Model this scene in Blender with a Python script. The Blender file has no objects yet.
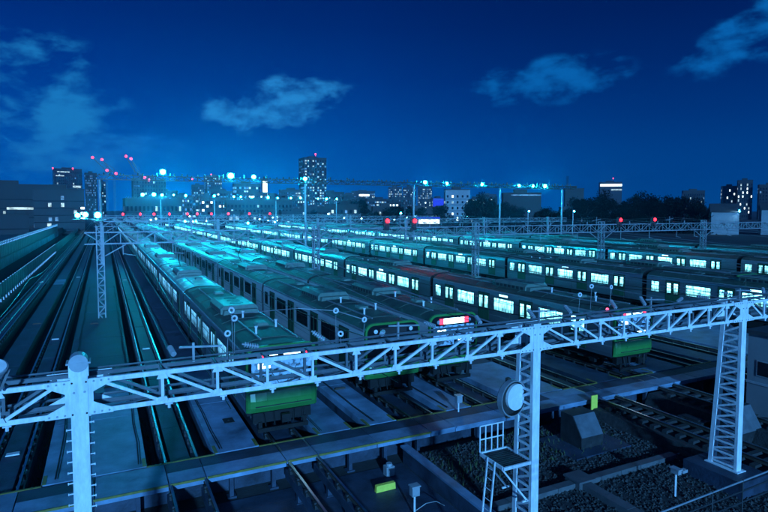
import bpy, math, random
from mathutils import Vector, Matrix
random.seed(7)
R = math.radians
S = bpy.context.scene
COL = S.collection

# ------------------------------------------------------------------ camera, sky, sun, exposure
CAM_H = 9.4
YAW = R(26.4029); PITCH = R(3.4036); FPX = 565.0
cd = bpy.data.cameras.new('camera')
cam = bpy.data.objects.new('camera', cd); COL.objects.link(cam)
cam.location = (0, 0, CAM_H)
cam.rotation_euler = (R(90) - PITCH, 0, -YAW)
cd.sensor_width = 36; cd.lens = FPX / 768 * 36
cd.shift_y = -(256 - 243.6) / 768
cd.clip_start = 0.1; cd.clip_end = 9000
S.camera = cam
S.view_settings.view_transform = 'Standard'
S.view_settings.look = 'None'
S.view_settings.exposure = 0
S.view_settings.gamma = 1
S.cycles.use_denoising = True
S.cycles.max_bounces = 5
S.cycles.sample_clamp_indirect = 4
S.cycles.sample_clamp_direct = 0


def srgb(r, g, b):
    f = lambda c: (c / 255 / 12.92) if c <= 10 else ((c / 255 + .055) / 1.055) ** 2.4
    return (f(r), f(g), f(b), 1)


def make_world():
    w = bpy.data.worlds.new('World'); S.world = w; w.use_nodes = True
    nt = w.node_tree; N = nt.nodes; L = nt.links
    for n in list(N): N.remove(n)
    out = N.new('ShaderNodeOutputWorld'); bg = N.new('ShaderNodeBackground')
    tc = N.new('ShaderNodeTexCoord'); sep = N.new('ShaderNodeSeparateXYZ')
    L.new(tc.outputs['Generated'], sep.inputs[0])
    ramp = N.new('ShaderNodeValToRGB'); L.new(sep.outputs['Z'], ramp.inputs[0])
    cr = ramp.color_ramp
    cr.elements[0].position = 0.0; cr.elements[0].color = srgb(0, 92, 180)
    cr.elements[1].position = 1.0; cr.elements[1].color = srgb(0, 14, 62)
    for p, c in ((.05, (0, 86, 174)), (.09, (0, 79, 166)), (.15, (0, 65, 150)), (.22, (0, 51, 133)), (.30, (0, 39, 114)), (.36, (0, 33, 103)), (.42, (0, 27, 93)), (.6, (0, 20, 76))):
        e = cr.elements.new(p); e.color = srgb(*c)
    col = ramp.outputs[0]

    def math_(op, a, b=None, c=None, clamp=False):
        n = N.new('ShaderNodeMath'); n.operation = op; n.use_clamp = clamp
        for i, v in enumerate((a, b, c)):
            if v is None: continue
            if isinstance(v, (int, float)): n.inputs[i].default_value = v
            else: L.new(v, n.inputs[i])
        return n.outputs[0]

    def dot(v):
        n = N.new('ShaderNodeVectorMath'); n.operation = 'DOT_PRODUCT'
        L.new(tc.outputs['Generated'], n.inputs[0]); n.inputs[1].default_value = v
        return n.outputs['Value']
    # the night sky over the east side is a little darker than over the floodlit west
    fs = []
    for f0, f1, t0, t1 in ((.42, .86, 1.10, .94), (.84, 1.0, 1.0, .68)):
        e = N.new('ShaderNodeMapRange'); e.clamp = True; L.new(dot((.8255, .5066, .2488)), e.inputs['Value'])
        for k, v in (('From Min', f0), ('From Max', f1), ('To Min', t0), ('To Max', t1)): e.inputs[k].default_value = v
        fs.append(e.outputs[0])
    east = math_('MULTIPLY', fs[0], fs[1])
    vm = N.new('ShaderNodeVectorMath'); vm.operation = 'SCALE'
    L.new(col, vm.inputs[0]); L.new(east, vm.inputs['Scale']); col = vm.outputs[0]

    noise = N.new('ShaderNodeTexNoise'); noise.inputs['Scale'].default_value = 15; noise.inputs['Detail'].default_value = 8
    noise.inputs['Roughness'].default_value = .56; noise.inputs['Distortion'].default_value = .15
    mp = N.new('ShaderNodeMapping'); mp.inputs['Scale'].default_value = (1, 1, 1.9); mp.inputs['Rotation'].default_value = (R(8), R(-10), 0)
    L.new(tc.outputs['Generated'], mp.inputs[0]); L.new(mp.outputs[0], noise.inputs['Vector'])
    fac0 = noise.outputs['Fac']

    def cloud(col, c, a, b, tilt, colr, gain, thr=.0):
        c = Vector(c).normalized(); r = c.cross(Vector((0, 0, 1))).normalized(); u = r.cross(c)
        t = R(tilt); r2 = r * math.cos(t) + u * math.sin(t); u2 = u * math.cos(t) - r * math.sin(t)
        d = math_('MAXIMUM', dot(c), .05)
        x = math_('DIVIDE', math_('DIVIDE', dot(r2), d), a)
        y = math_('DIVIDE', math_('DIVIDE', dot(u2), d), b)
        rr = math_('SQRT', math_('ADD', math_('MULTIPLY', x, x), math_('MULTIPLY', y, y)))
        body = math_('SUBTRACT', 1.0, rr)
        v = math_('ADD', math_('MULTIPLY', body, .9), math_('MULTIPLY', math_('SUBTRACT', fac0, .5 + thr), 3.6))
        m = N.new('ShaderNodeMapRange'); m.interpolation_type = 'SMOOTHSTEP'; m.clamp = True
        L.new(v, m.inputs['Value']); m.inputs['From Min'].default_value = -.05; m.inputs['From Max'].default_value = .95
        m.inputs['To Max'].default_value = gain
        edge = math_('MULTIPLY', m.outputs[0], math_('MULTIPLY', math_('MULTIPLY_ADD', body, 3.0, 1.0, True), 1.0))
        mx = N.new('ShaderNodeMix'); mx.data_type = 'RGBA'
        L.new(edge, mx.inputs['Factor']); L.new(col, mx.inputs['A']); mx.inputs['B'].default_value = srgb(*colr)
        return mx.outputs['Result']
    col = cloud(col, (-.062, .9868, .150), .11, .088, -55, (28, 126, 196), .9, -.01)
    col = cloud(col, (-.03, .993, .088), .16, .036, 4, (24, 118, 196), .55, .0)
    col = cloud(col, (.262, .9456, .178), .112, .038, 12, (38, 134, 206), 1.0, -.035)
    col = cloud(col, (.6583, .7221, .2105), .118, .034, 5, (8, 98, 175), 1.0, -.05)
    col = cloud(col, (.850, .465, .262), .125, .038, 20, (8, 100, 178), 1.0, -.06)
    L.new(col, bg.inputs['Color']); bg.inputs['Strength'].default_value = 1.0
    L.new(bg.outputs[0], out.inputs[0])


make_world()
# low blue light from behind the camera (the lit city on that side)
sd = bpy.data.lights.new('sun', 'SUN'); sd.energy = 5.0; sd.angle = R(2.0); sd.color = (.115, .45, 1.0)
sun = bpy.data.objects.new('sun', sd); COL.objects.link(sun)
az, el = R(13), R(15)      # from behind, slightly left of the track direction
dirv = Vector((math.sin(az) * math.cos(el), math.cos(az) * math.cos(el), -math.sin(el)))
sun.rotation_euler = dirv.to_track_quat('-Z', 'Y').to_euler()

# ------------------------------------------------------------------ materials
M = {}


def mat(name, col, rough=.6, metal=0., var=.25, scale=2.0, bump=0., bscale=30, rvar=.15, spec=.5, stretch=(1, 1, 1), rnd=0.):
    m = bpy.data.materials.new(name); m.use_nodes = True
    nt = m.node_tree; N = nt.nodes; L = nt.links; b = N['Principled BSDF']
    tc = N.new('ShaderNodeTexCoord'); mp = N.new('ShaderNodeMapping'); mp.inputs['Scale'].default_value = stretch
    L.new(tc.outputs['Object'], mp.inputs[0])
    n = N.new('ShaderNodeTexNoise'); n.inputs['Scale'].default_value = scale; n.inputs['Detail'].default_value = 6; n.inputs['Roughness'].default_value = .65
    L.new(mp.outputs[0], n.inputs['Vector'])
    r = N.new('ShaderNodeValToRGB'); L.new(n.outputs['Fac'], r.inputs[0])
    r.color_ramp.elements[0].position = .3; r.color_ramp.elements[1].position = .72
    r.color_ramp.elements[0].color = (*[c * (1 - var) for c in col], 1)
    r.color_ramp.elements[1].color = (*[min(1, c * (1 + var)) for c in col], 1)
    src = r.outputs[0]
    if rnd:
        oi = N.new('ShaderNodeObjectInfo'); hs = N.new('ShaderNodeHueSaturation')
        ma = N.new('ShaderNodeMath'); ma.operation = 'MULTIPLY_ADD'; L.new(oi.outputs['Random'], ma.inputs[0])
        ma.inputs[1].default_value = 2 * rnd; ma.inputs[2].default_value = 1 - rnd
        L.new(ma.outputs[0], hs.inputs['Value']); L.new(src, hs.inputs['Color']); src = hs.outputs[0]
    L.new(src, b.inputs['Base Color'])
    mr = N.new('ShaderNodeMapRange'); L.new(n.outputs['Fac'], mr.inputs['Value'])
    mr.inputs['To Min'].default_value = max(.03, rough - rvar); mr.inputs['To Max'].default_value = min(1, rough + rvar)
    L.new(mr.outputs[0], b.inputs['Roughness'])
    b.inputs['Metallic'].default_value = metal
    b.inputs['Specular IOR Level'].default_value = spec
    if bump:
        n2 = N.new('ShaderNodeTexNoise'); n2.inputs['Scale'].default_value = bscale; n2.inputs['Detail'].default_value = 4
        L.new(tc.outputs['Object'], n2.inputs['Vector'])
        bp = N.new('ShaderNodeBump'); bp.inputs['Strength'].default_value = bump; bp.inputs['Distance'].default_value = .03
        L.new(n2.outputs['Fac'], bp.inputs['Height']); L.new(bp.outputs[0], b.inputs['Normal'])
    M[name] = m
    return m


def emis(name, col, strength, var=0., scale=(3, 3, 3), base=(.02, .02, .02), rnd=0.):
    m = bpy.data.materials.new(name); m.use_nodes = True
    nt = m.node_tree; N = nt.nodes; L = nt.links; b = N['Principled BSDF']
    b.inputs['Base Color'].default_value = (*base, 1); b.inputs['Roughness'].default_value = .15
    b.inputs['Emission Color'].default_value = (*col, 1); b.inputs['Emission Strength'].default_value = strength
    s = None
    if var:
        tc = N.new('ShaderNodeTexCoord'); mp = N.new('ShaderNodeMapping'); mp.inputs['Scale'].default_value = scale
        L.new(tc.outputs['Object'], mp.inputs[0])
        oi = N.new('ShaderNodeObjectInfo')
        sc = N.new('ShaderNodeVectorMath'); sc.operation = 'SCALE'; sc.inputs[0].default_value = (37, 91, 53)
        L.new(oi.outputs['Random'], sc.inputs['Scale'])
        ad = N.new('ShaderNodeVectorMath'); ad.operation = 'ADD'; L.new(mp.outputs[0], ad.inputs[0]); L.new(sc.outputs[0], ad.inputs[1])
        n = N.new('ShaderNodeTexNoise'); n.inputs['Scale'].default_value = 1; n.inputs['Detail'].default_value = 2
        L.new(ad.outputs[0], n.inputs['Vector'])
        r = N.new('ShaderNodeMapRange'); L.new(n.outputs['Fac'], r.inputs['Value']); r.inputs['From Min'].default_value = .36; r.inputs['From Max'].default_value = .56
        r.inputs['To Min'].default_value = strength * (1 - var); r.inputs['To Max'].default_value = strength
        s = r.outputs[0]
        if rnd:
            ma = N.new('ShaderNodeMath'); ma.operation = 'MULTIPLY_ADD'; L.new(oi.outputs['Random'], ma.inputs[0])
            ma.inputs[1].default_value = 2 * rnd; ma.inputs[2].default_value = 1 - rnd
            mu = N.new('ShaderNodeMath'); mu.operation = 'MULTIPLY'; L.new(s, mu.inputs[0]); L.new(ma.outputs[0], mu.inputs[1]); s = mu.outputs[0]
        if name in ('win_lit', 'win_soft'):
            sz = N.new('ShaderNodeSeparateXYZ'); L.new(tc.outputs['Object'], sz.inputs[0])
            zr = N.new('ShaderNodeValToRGB'); zm = N.new('ShaderNodeMapRange'); L.new(sz.outputs['Z'], zm.inputs['Value'])
            zm.inputs['From Min'].default_value = 1.95; zm.inputs['From Max'].default_value = 2.80; L.new(zm.outputs[0], zr.inputs[0])
            zr.color_ramp.elements[0].color = (.22, .22, .22, 1); zr.color_ramp.elements[1].color = (1, 1, 1, 1)
            for p_, v_ in ((.26, .30), (.34, .62), (.80, .72), (.86, 1.0)): e_ = zr.color_ramp.elements.new(p_); e_.color = (v_, v_, v_, 1)
            mz = N.new('ShaderNodeMath'); mz.operation = 'MULTIPLY'; L.new(s, mz.inputs[0]); L.new(zr.outputs[0], mz.inputs[1]); s = mz.outputs[0]
        L.new(s, b.inputs['Emission Strength'])
    M[name] = m
    return m


mat('earth', (.03, .034, .038), .8, var=.5, scale=.6, bump=.5, bscale=8)
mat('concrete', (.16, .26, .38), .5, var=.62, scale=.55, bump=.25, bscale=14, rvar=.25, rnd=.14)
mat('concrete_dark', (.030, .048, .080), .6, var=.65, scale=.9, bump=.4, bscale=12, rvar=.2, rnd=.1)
mat('pit', (.02, .022, .025), .75, var=.5, scale=1.5)
mat('gravel', (.03, .032, .035), .85, var=.6, scale=4, bump=.8, bscale=14)  # tone kept dark to carry the bridge's shade, as for sleepers and troughs
mat('stone', (.045, .048, .05), .8, var=.4, scale=3, rnd=.3)
mat('rail', (.55, .57, .58), .32, 1., var=.3, scale=2, stretch=(1, .2, 1))
mat('rust', (.07, .055, .045), .7, .3, var=.4, scale=4)
mat('sleeper', (.03, .032, .035), .75, var=.4, scale=3, rnd=.2)
mat('white_paint', (.76, .79, .82), .45, var=.22, scale=5, bump=.10, bscale=40, stretch=(1.6, 1.6, .5))
mat('grey_paint', (.36, .40, .44), .45, .2, var=.2, scale=2)
mat('blue_grey', (.11, .135, .16), .5, .1, var=.3, scale=2)
mat('gantry_grey', (.26, .29, .32), .5, .2, var=.3, scale=1)
mat('galv', (.42, .45, .48), .42, .5, var=.25, scale=2.5)
mat('steel_dark', (.06, .065, .07), .5, .6, var=.3, scale=3)
mat('stainless', (.28, .32, .35), .34, .75, var=.14, scale=1.2, stretch=(1, .25, 2))
mat('stainless_sidelit', (.62, .66, .69), .42, .25, var=.14, scale=1.2, stretch=(1, .25, 2))  # paler copy: light falling on these train sides is put into the colour
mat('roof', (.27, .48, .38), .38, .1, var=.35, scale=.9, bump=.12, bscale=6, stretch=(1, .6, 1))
mat('roof_shaded', (.045, .08, .065), .6, .1, var=.5, scale=1.3, bump=.1, bscale=5)  # roof copy for the near cars, floodlight falloff put into the colour
mat('unit', (.13, .21, .18), .45, .2, var=.3, scale=1.5)
mat('underframe', (.010, .011, .012), .6, .3, var=.4, scale=4)
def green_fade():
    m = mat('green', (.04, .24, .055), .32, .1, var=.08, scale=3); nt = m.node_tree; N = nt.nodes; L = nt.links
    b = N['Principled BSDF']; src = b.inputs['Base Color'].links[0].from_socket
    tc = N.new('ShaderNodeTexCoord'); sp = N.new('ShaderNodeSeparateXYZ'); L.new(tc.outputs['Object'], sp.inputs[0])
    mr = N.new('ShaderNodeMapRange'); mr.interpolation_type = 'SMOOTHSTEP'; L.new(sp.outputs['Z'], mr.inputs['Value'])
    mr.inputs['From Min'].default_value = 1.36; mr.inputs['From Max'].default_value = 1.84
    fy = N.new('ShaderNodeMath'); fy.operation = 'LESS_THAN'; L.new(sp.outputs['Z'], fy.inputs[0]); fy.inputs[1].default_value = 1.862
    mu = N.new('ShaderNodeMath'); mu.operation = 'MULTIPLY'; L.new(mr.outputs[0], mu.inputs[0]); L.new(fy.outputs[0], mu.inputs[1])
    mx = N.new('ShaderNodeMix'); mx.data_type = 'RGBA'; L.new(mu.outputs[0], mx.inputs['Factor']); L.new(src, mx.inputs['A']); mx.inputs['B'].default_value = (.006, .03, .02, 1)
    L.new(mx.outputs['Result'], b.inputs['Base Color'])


green_fade()
mat('green_door', (.05, .15, .08), .4, .5, var=.2, scale=9)
mat('black_glass', (.010, .012, .016), .08, 0, var=.2, scale=2, rvar=.03)
mat('yellow', (.20, .18, .04), .5, var=.3, scale=6)
mat('yellow_board', (.85, .80, .10), .5, var=.1, scale=6)
mat('trough', (.10, .11, .12), .6, var=.3, scale=2, rnd=.15)
mat('porcelain', (.72, .75, .78), .25, var=.1, scale=5)
mat('wire', (.10, .09, .08), .45, .8, var=.1)
mat('wall_grey', (.017, .022, .028), .7, var=.3, scale=.3, rnd=.2)
mat('wall_dark', (.018, .02, .022), .7, var=.3, scale=.2, rnd=.2)
mat('wall_pale', (.22, .24, .26), .65, var=.2, scale=.3)
mat('wall_blue', (.03, .05, .42), .5, var=.2, scale=.3)
mat('tile_roof', (.04, .042, .048), .6, var=.3, scale=1)
mat('bark', (.05, .042, .035), .9, var=.4, scale=3, bump=.5)
mat('leaf', (.006, .009, .006), .9, spec=.05, var=.5, scale=.8, rnd=.2)
mat('weed', (.05, .07, .02), .8, var=.5, scale=5)
mat('fence', (.16, .18, .20), .5, .2, var=.2, scale=1)
mat('orange', (.6, .25, .05), .6, var=.2)
mat('rubber', (.02, .02, .022), .7, var=.3)
emis('win_lit', (.21, .80, 1.0), 6.2, .8, (1.0, 5.5, 1.6), rnd=.25)
emis('win_soft', (.13, .55, 1.0), 1.5, .8, (1.0, 5.5, 2.2), rnd=.4)
emis('win_dim', (.10, .38, .62), .30, .8, (1, 2, 3))
emis('led_blue', (.30, .75, 1.0), 4.0)
emis('led_white', (.45, .85, 1.0), 8.0)
emis('led_red', (1.0, .02, .05), 7.0)
emis('cab_lit', (.07, .36, 1.0), 1.1, .95, (5, 5, 7))
emis('signal_red', (1.0, .01, .02), 12)
emis('city_white', (.60, .90, 1.0), 1.25, .6, (.5, .5, .5))
emis('city_blue', (.18, .50, 1.0), .75, .6, (.5, .5, .5))
emis('city_bright', (.75, .95, 1.0), 3.0)
emis('city_lamp', (.3, .85, 1.0), 30)
emis('neon_blue', (.02, .03, .95), .9)
emis('flood_cyan', (.006, .68, 1.0), 2000)
emis('flood_white', (.02, .62, 1.0), 200)
emis('crane_red', (1.0, .05, .12), 5.0)


# ------------------------------------------------------------------ mesh helpers
class MB:
    def __init__(s): s.v = []; s.f = []; s.m = []

    def quad(s, pts, m=0):
        i = len(s.v); s.v += [tuple(p) for p in pts]; s.f.append(tuple(range(i, i + len(pts)))); s.m.append(m); return s

    def box(s, x0, x1, y0, y1, z0, z1, m=0):
        i = len(s.v)
        s.v += [(x0, y0, z0), (x1, y0, z0), (x1, y1, z0), (x0, y1, z0), (x0, y0, z1), (x1, y0, z1), (x1, y1, z1), (x0, y1, z1)]
        for f in ((0, 3, 2, 1), (4, 5, 6, 7), (0, 1, 5, 4), (1, 2, 6, 5), (2, 3, 7, 6), (3, 0, 4, 7)):
            s.f.append(tuple(i + k for k in f)); s.m.append(m)
        return s

    def bar(s, p, q, w, h=None, m=0, up=(0, 0, 1)):
        h = h or w; p = Vector(p); q = Vector(q); d = (q - p).normalized(); u = Vector(up)
        if abs(d.dot(u)) > .98: u = Vector((0, 1, 0))
        r = d.cross(u).normalized(); u = r.cross(d)
        i = len(s.v)
        for c in (p, q):
            for a, b in ((-1, -1), (1, -1), (1, 1), (-1, 1)):
                s.v.append(tuple(c + r * (a * w / 2) + u * (b * h / 2)))
        for f in ((0, 1, 2, 3), (7, 6, 5, 4), (0, 4, 5, 1), (1, 5, 6, 2), (2, 6, 7, 3), (3, 7, 4, 0)):
            s.f.append(tuple(i + k for k in f)); s.m.append(m)
        return s

    def tube(s, p, q, r0, r1=None, n=8, m=0, cap=True):
        r1 = r0 if r1 is None else r1; p = Vector(p); q = Vector(q); d = (q - p).normalized()
        u = Vector((0, 0, 1)) if abs(d.z) < .9 else Vector((1, 0, 0))
        a = d.cross(u).normalized(); b = d.cross(a); i = len(s.v)
        for c, r in ((p, r0), (q, r1)):
            for k in range(n):
                t = 2 * math.pi * k / n; s.v.append(tuple(c + (a * math.cos(t) + b * math.sin(t)) * r))
        for k in range(n):
            s.f.append((i + k, i + (k + 1) % n, i + n + (k + 1) % n, i + n + k)); s.m.append(m)
        if cap:
            s.f.append(tuple(i + k for k in reversed(range(n)))); s.m.append(m)
            s.f.append(tuple(i + n + k for k in range(n))); s.m.append(m)
        return s

    def path(s, pts, r, n=6, m=0):
        for a, b in zip(pts, pts[1:]): s.tube(a, b, r, n=n, m=m)
        return s

    def prism(s, prof, y0, y1, mats=0, cap=True, axis='y', cm=None):
        """prof: list of (x, z), extruded along y"""
        n = len(prof); i = len(s.v)
        T = (lambda x, y, z: (x, y, z)) if axis == 'y' else (lambda x, y, z: (y, x, z))
        for y in (y0, y1): s.v += [T(x, y, z) for x, z in prof]
        for k in range(n):
            s.f.append((i + k, i + (k + 1) % n, i + n + (k + 1) % n, i + n + k)); s.m.append(mats[k] if isinstance(mats, (list, tuple)) else mats)
        if cap:
            cm = cm if cm is not None else mats[0] if isinstance(mats, (list, tuple)) else mats
            s.f.append(tuple(i + k for k in range(n))); s.m.append(cm)
            s.f.append(tuple(i + n + k for k in reversed(range(n)))); s.m.append(cm)
        return s

    def ball(s, c, r, m=0, n=8, k=6, sz=1.0):
        i = len(s.v); c = Vector(c)
        for a in range(k + 1):
            ph = math.pi * a / k
            for b in range(n):
                t = 2 * math.pi * b / n
                s.v.append((c.x + r * math.sin(ph) * math.cos(t), c.y + r * math.sin(ph) * math.sin(t), c.z + r * sz * math.cos(ph)))
        for a in range(k):
            for b in range(n):
                s.f.append((i + a * n + b, i + (a + 1) * n + b, i + (a + 1) * n + (b + 1) % n, i + a * n + (b + 1) % n)); s.m.append(m)
        return s

    def mesh(s, name, mats, smooth=False):
        me = bpy.data.meshes.new(name); me.from_pydata(s.v, [], s.f)
        for k in (mats if isinstance(mats, (list, tuple)) else [mats]): me.materials.append(M[k])
        me.polygons.foreach_set('material_index', s.m)
        if smooth: me.polygons.foreach_set('use_smooth', [True] * len(s.f))
        me.update()
        return me

    def build(s, name, mats, parent=None, smooth=False, loc=(0, 0, 0)):
        return put(name, s.mesh(name, mats, smooth), parent, loc)


def put(name, me, parent=None, loc=(0, 0, 0), rz=0., scale=None):
    o = bpy.data.objects.new(name, me); COL.objects.link(o); o.parent = parent; o.location = loc
    if rz: o.rotation_euler = (0, 0, rz)
    if scale: o.scale = scale
    return o


def empty(name, loc=(0, 0, 0), rz=0.):
    o = bpy.data.objects.new(name, None); COL.objects.link(o); o.location = loc; o.rotation_euler = (0, 0, rz)
    o.empty_display_size = .3
    return o


def tag(o, label=None, cat=None, group=None, kind=None):
    if label: o['label'] = label
    if cat: o['category'] = cat
    if group: o['group'] = group
    if kind: o['kind'] = kind
    return o


def lamp(kind, name, loc, power, col, radius=.3, parent=None, aim=None, cone=150, blend=.6):
    ld = bpy.data.lights.new(name, kind); ld.energy = power; ld.color = col; ld.shadow_soft_size = radius
    o = bpy.data.objects.new(name, ld); COL.objects.link(o); o.location = loc; o.parent = parent
    if kind == 'SPOT':
        ld.spot_size = R(cone); ld.spot_blend = blend
        o.rotation_euler = Vector(aim).to_track_quat('-Z', 'Y').to_euler()
    return o


CYAN = (.0, .62, 1.0)
FLOOD = .045

# ------------------------------------------------------------------ ground and yard floor
g = MB(); g.quad([(-4000, -600, -1.0), (4000, -600, -1.0), (4000, 7000, -1.0), (-4000, 7000, -1.0)])
tag(g.build('ground', 'earth'), kind='structure')

TRACKS = [-7.5, -3.4, 2.4, 6.55, 12.85, 16.85, 22.6, 27.0, 32.3, 36.4, 46.2, 50.2, 56.5, 64.5, 70.2, 76.0, 80.0, 88.0]
YN, YB = 20.15, 22.0        # the crossing's front and back edge
YEND = 262.0
# walkway strips between the sunken tracks
STRIPS = [(-5.9, -4.75), (-2.15, 1.2), (3.6, 5.35), (7.8, 9.4), (10.1, 11.55), (14.1, 15.6), (18.1, 21.4), (23.8, 25.75), (28.25, 31.1), (33.5, 35.2), (37.6, 45.0)]
wk = tag(empty('walkway'), kind='structure')
for (a, b) in STRIPS:
    y = YB + .01
    while y < 100:
        l = 6.0
        MB().box(a, b, y, y + l - .025, -.30, -.004 - random.random() * .012).build('slab', 'concrete' if (y < 33 and random.random() < .85) or random.random() < .06 else 'concrete_dark', wk); y += l  # near slabs pale, farther ones dark: lamp light pattern put into the colour
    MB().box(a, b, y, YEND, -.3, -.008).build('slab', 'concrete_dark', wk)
    MB().box(a + .05, b - .05, YB + .02, YEND, -1.2, -.305).build('footing', 'concrete_dark', wk)
# strip of floor between the rails
for c in TRACKS[:9]:
    y = YB + .01
    while y < 90:
        MB().box(c - .36, c + .36, y, y + 3.97, -1.1, -.16 - random.random() * .02).build('slab', 'concrete_dark', wk); y += 4.0
    MB().box(c - .36, c + .36, y, YEND, -1.1, -.17).build('slab', 'concrete_dark', wk)
MB().box(45, 95, YB + 2, YEND, -1.2, -.25).build('ballast_bed', 'gravel', wk)
MB().box(-15, 100, YEND + .01, 520, -1.2, -.2).build('ballast_bed', 'gravel', wk)

# yellow corner marks on the strip ends
ym = tag(empty('yellow_edge_marking'), kind='structure')
for i, c in enumerate(TRACKS[1:9]):
    l = max([b for a, b in STRIPS if b < c], default=c - 1.2); r = min([a for a, b in STRIPS if a > c], default=c + 1.2)
    z = .012
    if c == 2.4: k1 = True
    MB().box(l - .14, l - .02, YB + .03, YB + .75, -.02, z).build('stripe', 'yellow', ym)
    MB().box(r + .02, r + .14, YB + .03, YB + .75, -.02, z).build('stripe', 'yellow', ym)
    MB().box(l - .02, r + .02, YB - .12, YB - .03, -.02, z + .004).build('stripe', 'yellow', ym)
MB().box(9.3, 10.2, YB - .12, YB - .03, -.02, .016).build('stripe', 'yellow', ym)
MB().box(9.28, 9.40, YB + .03, YB + .75, -.02, .012).build('stripe', 'yellow', ym)
MB().box(10.1, 10.22, YB + .03, YB + .75, -.02, .012).build('stripe', 'yellow', ym)

# crossing: a raised path of concrete panels across the track ends
cr = tag(empty('crossing'), kind='structure')
x = -9.2; edges = []
cuts = sorted(sum([[c - .62, c + .62] for c in TRACKS[:9]], []))
xs = [-9.2] + cuts + [45.0]
for a, b in zip(xs, xs[1:]):
    n = max(1, round((b - a) / 2.2)); w = (b - a) / n
    for k in range(n):
        x0 = a + k * w + .02; x1 = a + (k + 1) * w - .02
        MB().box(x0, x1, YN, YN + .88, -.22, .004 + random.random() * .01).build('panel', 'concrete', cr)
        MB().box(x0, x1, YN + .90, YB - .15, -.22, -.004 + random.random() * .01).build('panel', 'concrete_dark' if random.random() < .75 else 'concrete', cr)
    if b - a > 1.0:
        MB().box(a + .03, b - .03, YN - .05, YN - .003, -.06, .016).build('edge_stripe', 'yellow' if a < 8 else 'concrete', cr)
for k in range(26):
    x = -8.5 + k * 1.55
    if min(abs(x - c) for c in TRACKS) < .9: continue
    MB().box(x - .07, x + .07, YN + .05, YN + .25, -1.0, -.225).box(x - .16, x + .16, YN, YN + .3, -1.0, -.93).build('support_leg', 'concrete_dark', cr)
MB().box(-9.2, 45, YN + .7, YB - .2, -1.0, -.23).build('footing', 'concrete_dark', cr)

# concrete floor in front of the crossing, one level lower
fl = tag(empty('lower_floor'), kind='structure')
for i in range(5):
    for j in range(4):
        x0 = -10 + i * 4.15; y0 = 2 + j * 4.5
        MB().box(x0, x0 + 4.12, y0, y0 + 4.47, -1.3, -.985 + random.random() * .012).build('slab', 'concrete_dark', fl)

# tracks
trk = {}
def rail_prof(c): return [(c - .055, -.16), (c + .055, -.16), (c + .055, -.14), (c + .012, -.12), (c + .012, -.045), (c + .04, -.03), (c + .04, 0), (c - .04, 0), (c - .04, -.03), (c - .012, -.045), (c - .012, -.12), (c - .055, -.14)]
RM = [1, 1, 1, 1, 1, 0, 0, 0, 1, 1, 1, 1]
clip = MB()
for sx in (-1, 1): clip.box(sx * .06 - .04, sx * .06 + .04, -.07, .07, -.16, -.09)
clip.box(-.10, .10, -.12, .12, -.30, -.165)
clip_me = clip.mesh('rail_clip', 'steel_dark')
post_me = MB().box(-.09, .09, -.09, .09, -1.0, -.30).box(-.14, .14, -.14, .14, -1.0, -.95).mesh('rail_post', 'concrete_dark')
slp_me = MB().prism([(-1.0, -.34), (1.0, -.34), (.98, -.17), (.55, -.155), (-.55, -.155), (-.98, -.17)], -.11, .11).mesh('sleeper', 'sleeper')
for ti, c in enumerate(TRACKS):
    t = tag(empty('railway_track', (c, 0, 0)), kind='structure'); trk[c] = t
    y0 = 24 if c > 40 else (YN + .06 if 10 < c < 20 else 3.0)
    for sx in (-.565, .565):
        MB().prism(rail_prof(sx), y0, 520, RM).build('rail', ['rail', 'rust'], t)
    if c in (2.4, 6.55):
        for sx in (-.565, .565):
            for k in range(26):
                y = 8.0 + k * .9
                put('rail_clip', clip_me, t, (sx, y, 0))
                if y < YN and k % 2 == 0: put('rail_post', post_me, t, (sx, y, 0))
            MB().box(sx - .13, sx + .13, 3, YN - .02, -.62, -.31).build('rail_beam', 'concrete_dark', t)
        for sx in (-.565, .565):
            mb = MB()
            for k in range(60):
                y = 31.5 + k * .9; mb.box(sx - .1, sx + .1, y - .07, y + .07, -.30, -.09)
            tag(mb.build('rail_clips', 'steel_dark', t), kind='stuff')
    elif c > 20 and c < 40:
        MB().prism([(-1.7, -1.0), (1.7, -1.0), (1.35, -.30), (-1.35, -.30)], 3, YN - .02).build('ballast', 'gravel', t)
        for k in range(22): put('sleeper', slp_me, t, (0, 6.2 + k * .62, 0))
        mb = MB()
    for sx in (-.565, .565):
        if c not in (2.4, 6.55):
            mb = MB()
            for k in range(70):
                y = 22.6 + k * .9; mb.box(sx - .1, sx + .1, y - .07, y + .07, -.30, -.09)
            tag(mb.build('rail_clips', 'steel_dark', t), kind='stuff')
        MB().box(sx - .12, sx + .12, YB, YEND, -1.0, -.31).build('rail_beam', 'concrete_dark', t)

random.seed(17)
for x in (-1.75, .95, 3.85, 8.05, 10.5, 14.4):
    pts = [(x + random.uniform(-.05, .05), YB + .3 + k * 2.2, .02) for k in range(26)]
    o = MB().path(pts, .022, 5).path([(px + .06 + random.uniform(0, .03), py, .015) for px, py, pz in pts], .015, 5).build('cable_run', 'rubber', wk)
for k in range(34):
    a, b = random.choice(STRIPS[:9]); x = random.uniform(a + .3, b - .3); y = random.uniform(YB + .6, 60)
    if random.random() < .5: MB().box(x - .22, x + .22, y - .3, y + .3, -.01, .012).box(x - .05, x + .05, y - .02, y + .02, .0125, .03).build('pit_cover', 'steel_dark', wk)
    else: MB().box(x - .3, x + .3, y - .05, y + .05, -.01, .05).tube((x - .25, y, .06), (x + .25, y, .06), .03, n=6).build('wheel_chock', 'rust', wk)

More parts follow.
